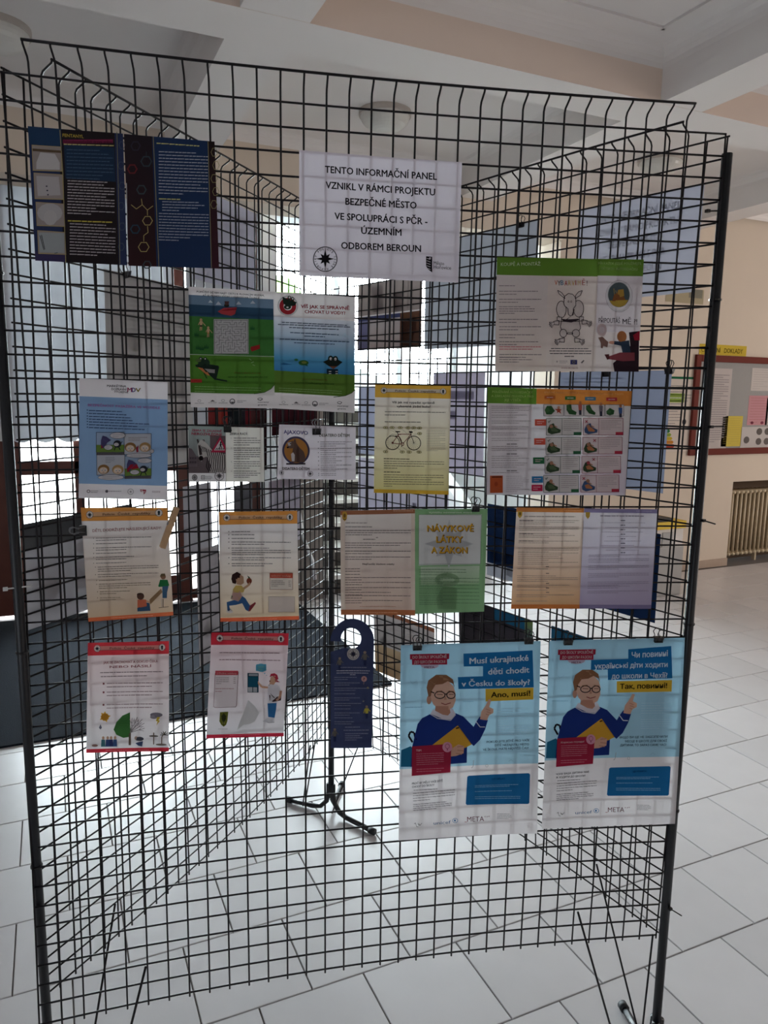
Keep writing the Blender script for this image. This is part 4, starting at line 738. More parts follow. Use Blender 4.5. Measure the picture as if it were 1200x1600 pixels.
s.ell(655, 1050, 20, 10, (80, 84, 96)); s.ell(640, 1046, 9, 9, (200, 170, 150), 8); s.poly([(636, 1070), (672, 1060), (668, 1086), (650, 1082)], (70, 90, 130)); s.ell(722, 1036, 22, 4, (120, 112, 106)); s.line([(722, 1020), (722, 1076)], 5, (140, 124, 110)); s.line([(760, 1075), (760, 1040), (775, 1018)], 4, (130, 110, 90))
for q in range(6): a = q * math.pi / 5 - math.pi; s.line([(773, 1030), (773 + 20 * math.cos(a), 1030 + 18 * math.sin(a))], 3, (60, 62, 56))
s.ell(450, 1080, 14, 6, (160, 120, 110)); s.poly([(468, 996), (475, 978), (482, 996), (475, 1004)], (120, 120, 140)); s.ell(758, 1076, 26, 5, (140, 130, 120)); s.L = 1; s.para(500, 700, 1104, 1102, 1, (236, 120, 130), 4, 2, 1, -1); s.build()

s = police('', 'red-banded leaflet with a boy in a red cap at a telephone', [(8.51, 24.9), (12.19, 25.12), (11.9, 30.47), (8.14, 30.25)], [(162, 98), (1130, 95), (1062, 1385), (100, 1408)], (206, 40, 56), 0, (200, 36, 60), (222, 198, 200), (222, 196, 200), (222, 220, 224), 13)
phead(s, 265, 166, 1032, 165, 44, 0, (218, 148, 144)); s.para(262, 1020, 345, 345, 1, (120, 88, 94), 14, 2, 1, -4); s.para(258, 1025, 432, 432, 1, (116, 84, 90), 14, 3, 1, 0)
s.rect(210, 568, 495, 622, (206, 70, 84)); s.rect(206, 622, 495, 1018, (222, 214, 216)); s.L = 2; s.text('Důležité telefony', 228, 475, 598, 18, (240, 190, 190), 1); s.line([(208, 600), (190, 1012), (210, 1024), (462, 1018), (474, 1000), (498, 580)], 6, (150, 120, 124)); s.para(220, 380, 655, 726, 4, (110, 96, 100), 9, 4, .4); s.para(436, 464, 655, 720, 4, (110, 96, 100), 9, 5, 1); s.para(210, 440, 790, 824, 2, (150, 90, 98), 10, 6, .35); s.L = 1
s.poly([(268, 1082), (372, 1076), (362, 1190), (345, 1240), (316, 1262), (286, 1240), (262, 1196)], (112, 118, 40)); s.L = 2; s.ell(316, 1150, 28, 48, (60, 66, 36)); s.line([(316, 1090), (314, 1240)], 8, (60, 66, 36)); s.line([(285, 1130), (350, 1130)], 8, (60, 66, 36)); s.ell(314, 1218, 12, 12, (170, 166, 90), 10); s.L = 1; s.para(246, 366, 1290, 1290, 1, (140, 136, 130), 8, 3, 1)
s.rect(612, 594, 750, 836, (30, 64, 84)); s.L = 2; s.rect(628, 602, 742, 630, (150, 160, 170)); s.rect(616, 770, 672, 830, (190, 196, 200)); s.rect(682, 770, 732, 830, (180, 188, 194)); s.rect(622, 640, 742, 764, (28, 96, 124)); s.L = 1
s.ell(782, 526, 66, 52, (84, 176, 206)); s.poly([(716, 500), (726, 484), (846, 480), (848, 560), (800, 580), (716, 566)], (84, 176, 206)); s.ell(826, 596, 9, 8, (84, 176, 206), 8); s.ell(850, 620, 6, 5, (110, 150, 170), 8); s.L = 2; s.para(745, 820, 515, 545, 2, (130, 190, 150), 10, 3, .8)
s.poly([(885, 730), (900, 640), (960, 620), (975, 690), (940, 735)], (206, 156, 126)); s.poly([(888, 640), (905, 598), (950, 590), (985, 610), (1000, 660), (975, 680), (955, 650), (925, 625)], (190, 48, 70)); s.poly([(955, 660), (1020, 702), (960, 700)], (170, 40, 60)); s.ell(892, 690, 8, 10, (120, 70, 60), 8)
s.poly([(870, 735), (960, 722), (1012, 750), (1042, 850), (1000, 870), (985, 965), (872, 968), (862, 850)], (210, 208, 214)); s.line([(870, 770), (790, 765), (735, 700), (712, 670)], 24, (214, 160, 128)); s.line([(1030, 810), (1020, 880), (975, 935)], 30, (206, 150, 120)); s.line([(880, 735), (900, 850), (950, 900)], 10, (60, 44, 50)); s.poly([(884, 862), (1035, 880), (1030, 930), (930, 950), (888, 930)], (78, 52, 56))
s.poly([(862, 968), (976, 962), (970, 1040), (950, 1150), (870, 1140)], (44, 112, 172)); s.poly([(805, 1192), (860, 1150), (948, 1152), (946, 1204), (880, 1212), (830, 1204)], (206, 206, 210)); s.line([(805, 1192), (880, 1212), (946, 1206)], 6, (90, 90, 96)); s.L = 1
s.poly([(480, 1310), (500, 1240), (560, 1090), (620, 930), (700, 1000), (760, 1090), (700, 1200), (640, 1230), (560, 1240)], (206, 206, 206)); s.para(390, 770, 1368, 1362, 1, (236, 110, 130), 7, 2, 1, -6); s.build()

# --- law sheets
s = Sheet('leaflet', 'brown-edged law sheet of dense text left of the green yellow-headed sheet', 'f', [(14.71, 19.06), (18.38, 19.01), (18.5, 24.43), (14.76, 24.27)], [(455, 285), (1033, 272), (1034, 1095), (458, 1092)], (206, 186, 170), seed=14, group='law text sheets')
s.base(450, 280, 1040, 312, (156, 96, 66)); s.base(450, 1052, 1040, 1100, (172, 98, 58)); s.base(490, 312, 1003, 1052, (216, 206, 200), (206, 176, 158)); s.L = 2; s.poly([(468, 305), (475, 292), (498, 292), (506, 308), (504, 345), (488, 366), (470, 345)], (196, 150, 50)); s.L = 3; s.ell(487, 322, 9, 16, (130, 96, 40), 10); s.line([(474, 352), (500, 352)], 5, (90, 70, 40)); s.L = 1; s.para(860, 1018, 286, 286, 1, (206, 160, 130), 7, 3, 1)
for i, (y0, y1, n_, x0, x1) in enumerate(((378, 378, 1, 492, 910), (408, 408, 1, 492, 1000), (436, 470, 3, 492, 1000), (490, 490, 1, 725, 768), (504, 504, 1, 626, 862), (532, 568, 3, 490, 1000), (595, 614, 2, 490, 1000), (640, 658, 2, 490, 1000))): s.para(x0, x1, y0, y1, n_, (110, 100, 98), 8, i, .4)
s.text('Nejčastěji kladené otázky', 622, 870, 694, 14, (90, 80, 78), 1)
for i, y in enumerate((732, 752, 775, 800, 838, 878, 916, 942, 980)): s.para(490, 1000 if i > 2 else 940, y, y + 18, 2 if i > 2 else 1, (112, 98, 94), 8, i + 3, .25)
s.para(600, 880, 1026, 1026, 1, (160, 100, 80), 5, 2, 1); s.para(600, 895, 1075, 1075, 1, (220, 160, 120), 6, 2, 1); s.build()
s = Sheet('leaflet', 'green sheet with bubbly yellow heading NÁVYKOVÉ LÁTKY A ZÁKON', 'f', [(18.38, 19.01), (22.04, 19.03), (22.05, 24.32), (18.5, 24.36)], [(27, 990), (437, 990), (424, 1572), (27, 1588)], (122, 168, 116), seed=15, group='law text sheets')
s.base(48, 1022, 403, 1310, (190, 190, 188)); s.base(60, 1318, 395, 1420, (168, 186, 160), (142, 174, 132)); s.text('Vyhláška ministerstva vnitra', 105, 350, 1010, 9, (216, 226, 206), 1); s.star(222, 1190, 140, (172, 174, 176), k=.75, n=8); s.L = 2
for t, x0, x1, y in (('NÁVYKOVÉ', 96, 360, 1100), ('LÁTKY', 148, 300, 1163), ('A ZÁKON', 120, 326, 1224)):
    s.L = 2; s.text(t, x0 + 3, x1 + 3, y + 3, 36, (96, 60, 40), 3.6); s.L = 3; s.text(t, x0, x1, y, 36, (232, 176, 40), 2.6)
s.L = 2; s.line([(48, 1022), (403, 1024)], 2, (90, 120, 84)); s.line([(48, 1308), (400, 1303), (403, 1024)], 2, (90, 120, 84)); s.line([(48, 1308), (48, 1022)], 2, (90, 120, 84)); s.L = 1
s.ring(212, 1395, 70, 40, 26, (128, 160, 120), 20); s.poly([(190, 1430), (270, 1440), (265, 1560), (160, 1560), (150, 1500)], (112, 154, 106)); s.L = 2
s.para(50, 320, 1336, 1366, 3, (78, 106, 74), 4.5, 2, .6)
for i, y in enumerate((1385, 1405, 1424, 1444, 1464, 1484, 1504, 1524)): s.para(50, 395, y, y + 9, 2, (72, 100, 70), 4.5, i, .4)
s.build()
s = Sheet('leaflet', 'orange-edged law sheet of dense text left of the violet one', 'f', [(23.52, 18.97), (27.01, 19.02), (27.07, 24.27), (23.46, 24.21)], [(523, 262), (1062, 264), (1010, 1045), (482, 1045)], (228, 190, 152), seed=16, group='law text sheets')
s.base(480, 255, 1065, 297, (206, 124, 58)); s.base(480, 1012, 1065, 1050, (206, 112, 48)); s.base(480, 297, 1065, 1012, (226, 212, 202), (212, 160, 112)); s.L = 2; s.poly([(530, 290), (568, 290), (566, 325), (548, 346), (532, 326)], (206, 166, 56)); s.L = 3; s.ell(549, 310, 9, 14, (130, 100, 40), 10); s.L = 1; s.para(585, 990, 330, 332, 1, (150, 136, 128), 11, 2, 1); s.para(900, 1040, 280, 280, 1, (236, 180, 130), 5, 3, 1)
for i, (y, n_) in enumerate(((360, 3), (410, 3), (462, 3), (520, 2), (575, 3), (612, 5), (685, 2), (736, 1), (790, 4), (862, 2), (900, 1), (938, 2), (985, 1))): s.para(545 - i * 2, 1020 - i * 2, y, y + 14 * (n_ - 1), n_, (124, 108, 98), 5.5, i + 2, .5)
for y in (718, 770, 848, 884, 918): s.para(752, 778, y, y, 1, (90, 76, 70), 9, 2, 1)
for y in (362, 464, 520): s.para(545, 655, y, y, 1, (70, 60, 60), 8, 4, 1)
s.build()
s = Sheet('leaflet', 'violet-edged law sheet of dense text right of the orange one', 'f', [(27.01, 19.02), (30.85, 19.08), (30.89, 24.32), (27.07, 24.27)], [(-180, 252), (387, 254), (336, 968), (-226, 958)], (182, 170, 200), seed=17, group='law text sheets')
s.base(-240, 245, 400, 282, (128, 118, 158)); s.base(-240, 935, 400, 975, (124, 112, 152)); s.base(-240, 282, 400, 935, (208, 202, 212), (172, 158, 190)); s.L = 2; s.poly([(-172, 278), (-138, 278), (-140, 308), (-155, 326), (-170, 308)], (206, 166, 56)); s.L = 1; s.para(-60, 280, 303, 303, 1, (140, 132, 148), 10, 2, 1); s.para(220, 345, 268, 268, 1, (170, 160, 196), 5, 3, 1)
for i, y in enumerate((335, 368, 400, 432, 464, 496, 528, 562)): s.para(98, 134, y, y, 1, (84, 78, 94), 9, i, 1); s.para(-60 + (i * 37) % 60, 290 - (i * 53) % 90, y + 16, y + 16, 1, (136, 126, 146), 5, i, 1)
for i, (y, n_) in enumerate(((578, 2), (606, 3), (654, 3), (710, 3), (770, 3), (802, 2), (836, 2))): s.para(-150 - i * 2, 322 - i, y, y + 12 * (n_ - 1), n_, (122, 112, 134), 5.5, i + 4, .5)
s.build()

# --- car-seat leaflets
s = Sheet('leaflet', 'green-headed leaflet KOUPĚ A MONTÁŽ with an armadillo drawing and a seated child', 'f', [(21.99, 7.06), (29.21, 6.93), (29.33, 12.22), (22.12, 12.3)], [(70, 40), (1160, 62), (1120, 892), (52, 892)], (214, 200, 196), seed=18, group='green-headed car seat leaflets')
s.base(50, 30, 1170, 182, (92, 132, 40)); s.base(440, 182, 812, 900, (212, 196, 188)); s.base(812, 182, 1170, 600, (204, 192, 196)); s.base(50, 182, 440, 900, (206, 194, 192), (214, 196, 184))
s.text('KOUPĚ A MONTÁŽ', 98, 396, 94, 25, (204, 214, 186), 1, 90); s.text('PŘI KAŽDÉ JÍZDĚ POUŽÍVEJTE', 826, 1142, 88, 18, (168, 192, 126), .8, 92); s.text('DĚTSKOU AUTOSEDAČKU', 848, 1114, 126, 18, (168, 192, 126), .8, 134)
for i, y in enumerate((254, 295, 355, 410, 505, 560, 620, 672, 768)): s.para(84, 350 + (i % 3) * 25, y, y + (0 if i == 0 else 50 if i == 3 else 22), 1 if i == 0 else 4 if i == 3 else 2, (112, 100, 104), 8, i, .45)
s.para(84, 395, 710, 728, 2, (186, 90, 100), 9, 3, .8); s.para(84, 330, 788, 824, 3, (116, 104, 106), 8, 4, .6)
for ch, x, c in (('V', 500, (206, 92, 50)), ('Y', 523, (60, 60, 70)), ('B', 545, (70, 130, 160)), ('A', 574, (186, 50, 50)), ('R', 602, (206, 176, 110)), ('V', 628, (206, 160, 60)), ('I', 655, (176, 60, 50)), ('M', 672, (212, 180, 120)), ('Ě', 705, (176, 60, 50)), ('!', 738, (96, 50, 50))): s.text(ch, x, x + (22 if ch not in 'I!' else 6), 230 + (x % 5), 38, c, .8)
LN = (56, 46, 52)
def outline(pts, f=(206, 194, 190), w_=4.5, L=2):
    s.L = L; s.poly(pts, f); s.L = L + 1; s.line(pts + [pts[0]], w_, LN)
ovl = lambda cx, cyy, rx, ry, n_=22, a0=0: [(cx + rx * math.cos(2 * math.pi * i / n_), cyy + ry * math.sin(2 * math.pi * i / n_)) for i in range(n_)]
outline([(548, 520), (680, 520), (690, 570), (660, 615), (560, 612), (540, 560)]); outline(ovl(548, 430, 36, 62)); outline(ovl(676, 425, 38, 62)); outline([(565, 385), (570, 335), (600, 312), (632, 318), (655, 345), (655, 400), (636, 425), (636, 470), (612, 480), (598, 465), (596, 425), (572, 405)], L=4)
outline([(575, 350), (530, 315), (520, 288), (550, 305), (568, 330)], L=4); outline([(650, 350), (690, 325), (704, 290), (675, 300), (655, 325)], L=4); s.L = 6; s.poly([(548, 500), (580, 505), (620, 480), (590, 505), (672, 500), (680, 510), (620, 528), (560, 522)], (60, 50, 56)); s.poly([(640, 430), (645, 430), (628, 478), (622, 478)], LN); s.ring(600, 372, 6, 8, 2.5, LN, 8); s.ring(620, 372, 6, 8, 2.5, LN, 8)
outline([(515, 485), (550, 490), (545, 520), (515, 515)], L=4); outline([(680, 485), (712, 485), (710, 515), (680, 518)], L=4); outline(ovl(560, 608, 26, 30), L=4); outline(ovl(654, 608, 28, 28), L=4); outline([(590, 605), (630, 605), (630, 615), (590, 615)], L=4)
for sx, cx, cyy in ((-1, 505, 535), (1, 722, 528), (-1, 545, 664), (1, 668, 664)):
    outline([(cx - 24 * sx, cyy - 22), (cx + 18 * sx, cyy - 14), (cx + 22 * sx, cyy + 8), (cx - 22 * sx, cyy + 12)], L=4)
    for q in range(4): a = (q - 1) * .42 + .25; x_ = cx + (8 + q * 2) * sx; s.L = 6; s.line([(x_, cyy - 4), (x_ + 42 * sx * math.cos(a), cyy + 36 * math.sin(a))], 11, LN); s.L = 7; s.line([(x_, cyy - 4), (x_ + 38 * sx * math.cos(a), cyy + 33 * math.sin(a))], 5, (206, 194, 190))
s.L = 1; s.para(470, 752, 722, 722, 1, (86, 78, 82), 9, 2, 1); s.para(458, 772, 740, 740, 1, (86, 78, 82), 9, 3, 1); s.para(462, 768, 759, 759, 1, (86, 78, 82), 9, 4, 1); s.para(570, 642, 780, 780, 1, (86, 78, 82), 9, 5, 1)
s.star(514, 820, 11, (100, 92, 96)); s.para(532, 592, 814, 830, 3, (150, 140, 144), 4, 3, .8); s.rect(614, 806, 664, 840, (62, 66, 126)); s.L = 2; s.ring(639, 823, 10, 10, 2, (190, 180, 90), 12); s.L = 1; s.poly([(690, 826), (712, 806), (718, 812), (700, 832)], (120, 112, 112)); s.text('www.ibesip.cz', 544, 672, 866, 9, (150, 80, 80), .8)
s.ring(978, 332, 92, 112, 9, (206, 204, 204), 40); s.ring(978, 332, 100, 118, 2, (120, 112, 116), 40); s.L = 2; s.ell(976, 322, 80, 92, (78, 92, 96), 32); s.L = 3; s.poly([(905, 365), (1045, 360), (1020, 400), (976, 414), (930, 400)], (196, 160, 60)); s.poly([(925, 370), (940, 320), (975, 300), (1010, 330), (1030, 370)], (150, 92, 50)); s.poly([(970, 285), (1010, 280), (1015, 330), (985, 340), (962, 320)], (196, 150, 60)); s.line([(942, 330), (938, 275)], 5, (170, 146, 80)); s.line([(960, 310), (950, 290)], 5, (170, 146, 80)); s.L = 1
s.text('PŘIPOUTÁŠ', 826, 985, 510, 38, (74, 64, 72), .7, 512); s.text('MĚ ?!', 1003, 1112, 518, 40, (74, 64, 72), .7, 520)
s.L = 2; s.ell(848, 582, 38, 48, (200, 176, 176)); s.L = 3; s.ell(848, 582, 20, 26, (206, 192, 196)); s.L = 2; s.poly([(1050, 600), (1125, 590), (1120, 892), (940, 892), (930, 830), (1000, 770), (1060, 700)], (52, 36, 44)); s.L = 3; s.poly([(1080, 620), (1130, 588), (1128, 660), (1090, 660)], (170, 30, 50)); s.L = 4; s.ell(996, 632, 36, 42, (176, 108, 60)); s.poly([(960, 630), (985, 612), (1000, 660), (975, 664)], (206, 150, 120)); s.poly([(940, 665), (990, 668), (1050, 660), (1060, 750), (1000, 750), (990, 700), (938, 690)], (52, 66, 88)); s.ell(922, 676, 24, 12, (210, 150, 126)); s.poly([(900, 778), (980, 750), (1090, 750), (1090, 810), (1000, 815), (900, 800)], (150, 66, 76)); s.poly([(866, 765), (900, 762), (905, 798), (886, 804)], (96, 46, 50)); s.poly([(820, 640), (850, 632), (895, 672), (888, 712), (858, 700), (852, 720), (840, 716), (840, 680)], (132, 96, 88)); s.L = 1; s.build()

s = Sheet('leaflet', 'green and orange headed table sheet comparing right and wrong child car seats', 'f', [(21.8, 13.07), (29.07, 13.16), (29.08, 18.36), (21.95, 18.32)], [(50, 50), (1172, 78), (1118, 895), (40, 882)], (206, 196, 200), seed=19, group='green-headed car seat leaflets')
s.base(40, 40, 430, 180, (92, 136, 40)); s.base(430, 40, 1180, 190, (204, 118, 42)); s.base(40, 180, 385, 890, (200, 188, 190), (206, 198, 204)); s.base(385, 190, 490, 890, (206, 200, 204)); s.base(490, 190, 1180, 890, (208, 200, 196), (206, 192, 206))
s.text('POUŽÍVÁNÍ AUTOSEDAČKY', 85, 400, 86, 18, (184, 204, 120), .8, 90); s.text('A ZÁKLADNÍ PRAVIDLA PRO', 78, 405, 118, 18, (184, 204, 120), .8, 122); s.text('JEJÍ VÝBĚR', 178, 310, 150, 18, (184, 204, 120), .8, 152); s.text('SPRÁVNĚ NAMONTOVANÁ AUTOSEDAČKA ZACHRAŇUJE ŽIVOTY', 490, 1108, 90, 13, (230, 174, 110), .8, 104)
for x, c in ((492, (190, 96, 44)), (652, (56, 128, 66)), (808, (60, 130, 170)), (974, (190, 50, 60))): s.rect(x, 116 + (x - 492) * .03, x + 84, 144 + (x - 492) * .03, c); s.L = 2; s.para(x + 16, x + 66, 130 + (x - 492) * .03, 130, 1, (226, 200, 190), 7, 2, 1); s.L = 1
for i, (y, n_) in enumerate(((200, 2), (232, 2), (270, 2), (315, 2), (360, 2), (408, 2), (450, 2), (512, 1), (527, 2), (588, 1), (604, 2), (640, 3), (714, 1))): s.para(78, 385 - (i % 3) * 14, y, y + 16 * (n_ - 1), n_, (130, 120, 122), 7, i + 2, .7)
for y in (494, 570, 700): s.para(196, 276, y, y, 1, (90, 82, 84), 10, 2, 1)
s.rect(66, 736, 166, 868, (196, 84, 40)); s.L = 2; s.rect(80, 742, 158, 752, (110, 50, 30)); s.ell(114, 800, 14, 18, (176, 70, 36), 10); s.para(90, 140, 830, 840, 2, (160, 66, 34), 4, 2, .7); s.L = 1; s.para(190, 370, 742, 858, 9, (136, 124, 130), 5.5, 5, .5)
for x0, x1 in ((485, 640), (648, 795), (802, 958), (966, 1108)):
    s.rect(x0, 186, x1, 276 + (x0 - 485) * .02, (214, 206, 204)); s.L = 2; s.frame(x0, 186, x1, 276, 3.5, (100, 96, 104)); s.L = 1
s.L = 3
for pts in ([(492, 230), (510, 196), (545, 196), (572, 236), (545, 264), (505, 264)], [(662, 190), (700, 186), (704, 225), (742, 245), (736, 268), (684, 262), (664, 230)], [(815, 194), (845, 188), (862, 226), (890, 250), (884, 268), (838, 256), (816, 226)], [(972, 240), (1000, 212), (1036, 232), (1030, 262), (1000, 272), (976, 260)]): s.poly(pts, (54, 98, 56)); s.L = 4; s.poly([(pts[0][0] * .45 + q[0] * .55, pts[0][1] * .45 + q[1] * .55) for q in pts], (70, 116, 66)); s.L = 3
s.star(602, 232, 34, (186, 76, 56), k=.6, n=5); s.ell(602, 210, 12, 13, (212, 160, 130), 10)
for x, c, y0 in ((770, (206, 100, 84), 170), (932, (120, 110, 120), 180), (1083, (60, 90, 150), 196)): s.ell(x, y0, 11, 14, (176, 110, 70), 10); s.poly([(x - 16, y0 + 14), (x + 14, y0 + 14), (x + 12, y0 + 60), (x - 12, y0 + 60)], c); s.poly([(x - 11, y0 + 58), (x + 10, y0 + 58), (x + 10, y0 + 98 - (8 if x > 1000 else 0)), (x - 9, y0 + 98 - (8 if x > 1000 else 0))], (60, 60, 76))
s.L = 1
for i, (y, lab, c, y2) in enumerate(((302, 416, (218, 84, 66), 0), (450, 410, (218, 84, 66), 0), (598, 402, (44, 112, 70), 0), (744, 392, (40, 120, 176), 0))):
    s.rect(lab, y, lab + 88, y + 50, c); s.L = 2; s.para(lab + 16, lab + 72, y + 18, y + 32, 2, (232, 200, 196), 6, i, .7); s.L = 1
    x = lab + 92 if i else 506
    for k, (x0, x1, gr) in enumerate(((x, x + 272, (60, 84, 70)), (x + 288, x + 598 - i * 4, (150, 60, 80)))):
        s.rect(x0, y - 8, x1, y + 124, (206, 200, 196) if k == 0 else (214, 196, 196)); s.L = 2; s.frame(x0, y - 8, x1, y + 124, 3.5, gr); s.line([(x0 + 122, y - 8), (x0 + 122, y + 124)], 3, gr); s.para(x0 + 136, x1 - 16, y + 10, y + 86 - k * 8, 6, (140, 124, 126), 5, i * 2 + k, .5); s.rect(x1 - 58, y + 100, x1, y + 122, (52, 110, 74) if k == 0 else (196, 50, 72))
        s.L = 3; s.poly([(x0 + 8, y + 80), (x0 + 26, y + 42), (x0 + 56, y + 30), (x0 + 72, y + 64), (x0 + 112, y + 82), (x0 + 108, y + 104), (x0 + 40, y + 118), (x0 + 12, y + 104)], (64, 84, 58) if k == 0 or i in (1, 2) else (66, 92, 136)); s.L = 4
        s.ell(x0 + 38 + i * 6, y + 56 - i * 6, 14, 15, (176, 124, 96) if i != 2 or k == 0 else (176, 70, 76), 10); s.poly([(x0 + 30, y + 70), (x0 + 58, y + 60), (x0 + 92, y + 88), (x0 + 84, y + 98), (x0 + 40, y + 94)], (90, 110, 76) if k == 0 else (196, 120, 76)); s.line([(x0 + 60, y + 50), (x0 + 84, y + 62)], 8, (186, 130, 100))
        if k == 0: s.line([(x0 + 12, y + 16), (x0 + 18, y + 24), (x0 + 32, y + 8)], 4, (40, 56, 44))
        else: s.line([(x0 + 14 + 68 * (i % 3 > 0), y + 8), (x0 + 34 + 68 * (i % 3 > 0), y + 28)], 5, (170, 40, 60)); s.line([(x0 + 34 + 68 * (i % 3 > 0), y + 8), (x0 + 14 + 68 * (i % 3 > 0), y + 28)], 5, (170, 40, 60))
        s.L = 1
s.rect(390, 808, 476, 858, (200, 36, 76)); s.L = 2; s.para(402, 462, 826, 842, 2, (232, 190, 200), 6, 3, .6); s.build()

# --- door hanger
def hanger_shape(s, mb):
    c = lin(s.col); N = 44; us_, cy0, R_, r_ = .5, .5 / 2.94, .5, .24; asp = 2.94
    out = []
    for i in range(N + 1): a = math.pi * i / N; out.append((.5 - .5 * math.cos(a), (.5 - .5 * math.sin(a)) / asp))
    hx, hy, hr_ = .47, .44 / asp, .235
    # band of quads between the hole (open to the lower left through a slit) and the outline
    def ray_out(a):
        dx, dy = math.cos(a), math.sin(a); t = 0
        while True:
            x, y = hx + dx * t, hy * asp + dy * t
            if x < 0 or x > 1 or y > 1.0 or (y < .5 and (x - .5) ** 2 + (y - .5) ** 2 > .25): return x, min(y, 1.0)
            t += .004
    M_ = 72; h0, h1, o0_, o1_ = 2.1, 2.86, 2.58, 3.03
    for i in range(M_):
        a, b = h1 + (2 * math.pi - (h1 - h0)) * i / M_, h1 + (2 * math.pi - (h1 - h0)) * (i + 1) / M_
        pa, pb = ray_out(o1_ + (2 * math.pi - (o1_ - o0_)) * i / M_), ray_out(o1_ + (2 * math.pi - (o1_ - o0_)) * (i + 1) / M_); qa, qb = (hx + hr_ * math.cos(a), hy * asp + hr_ * math.sin(a)), (hx + hr_ * math.cos(b), hy * asp + hr_ * math.sin(b))
        for k in range(2):
            l0, l1 = k / 2, (k + 1) / 2; mixp = lambda q, p, l: s.pos(q[0] + (p[0] - q[0]) * l, (q[1] + (p[1] - q[1]) * l) / asp)
            mb.face([mixp(qa, pa, l0), mixp(qb, pb, l0), mixp(qb, pb, l1), mixp(qa, pa, l1)], c)
    mb.face([s.pos(0, 1.0 / asp), s.pos(1e-3, .78 / asp), s.pos(.12, 1.0 / asp)], c)
    mb.face([s.pos(1, 1.0 / asp), s.pos(.88, 1 / asp), s.pos(1, .9 / asp)], c)
    for j in range(14):
        v0, v1 = 1 / asp + (1 - 1 / asp) * j / 14, 1 / asp + (1 - 1 / asp) * (j + 1) / 14
        for i in range(6): mb.face([s.pos(i / 6, v1), s.pos((i + 1) / 6, v1), s.pos((i + 1) / 6, v0), s.pos(i / 6, v0)], c)
s = Sheet('door_hanger', 'dark blue cardboard door hanger with round hole and star badge, centre of the bottom row', 'f', [(14.25, 24.48), (16.44, 24.56), (16.39, 31.43), (14.27, 31.28)], [(497, 108), (790, 108), (770, 965), (495, 965)], (52, 58, 86), M_CARD, cat='door hanger', seed=20, shape=hanger_shape)
s.ell(647, 348, 41, 41, (190, 184, 180), 24); s.L = 2; s.star(647, 348, 32, (40, 40, 60), k=.6); s.ring(647, 348, 33, 33, 2, (60, 60, 80), 16); s.L = 1
for x, y, k in ((557, 400, 1), (725, 362, 1.15), (522, 868, 1), (736, 720, 1)):
    c = (206, 190, 60) if x == 736 else (110, 104, 92); s.ell(x, y - 22 * k, 9 * k, 9 * k, (150, 130, 110), 10); s.poly([(x - 13 * k, y - 12 * k), (x + 13 * k, y - 12 * k), (x + 9 * k, y + 22 * k), (x - 9 * k, y + 22 * k)], c); s.poly([(x - 9 * k, y + 22 * k), (x + 9 * k, y + 22 * k), (x + 7 * k, y + 56 * k), (x - 7 * k, y + 56 * k)], (36, 44, 80)); s.line([(x - 13 * k, y - 6), (x - 20 * k, y + 20)], 5, c); s.line([(x + 12 * k, y - 4), (x + 24 * k, y + 8)], 5, c)
s.ell(719, 514, 19, 19, (206, 150, 146)); s.L = 2; s.text('?', 712, 726, 514, 18, (110, 40, 50), 1); s.L = 1; s.line([(717, 533), (716, 550)], 3, (180, 140, 120)); s.ell(744, 573, 7, 7, (150, 140, 100), 8); s.ell(714, 662, 6, 6, (130, 130, 120), 8)
W_ = (140, 142, 160)
s.para(556, 736, 438, 440, 1, W_, 6, 2, 1); s.para(535, 758, 460, 475, 2, (190, 190, 200), 6, 3, .95); s.para(625, 662, 487, 487, 1, (180, 180, 190), 6, 4, 1)
for i, (y, n_, x1) in enumerate(((504, 2, 670), (541, 2, 690), (576, 2, 755), (613, 1, 750), (640, 2, 690), (676, 2, 700), (712, 1, 700), (738, 2, 690), (770, 1, 720), (795, 2, 710))): s.para(520, x1, y, y + 14 * (n_ - 1), n_, W_, 5, i, .6)
s.para(590, 690, 830, 830, 1, W_, 6, 2, 1); s.para(580, 750, 850, 850, 1, W_, 6, 3, 1); s.para(590, 745, 872, 912, 4, W_, 5, 4, .5); s.build()

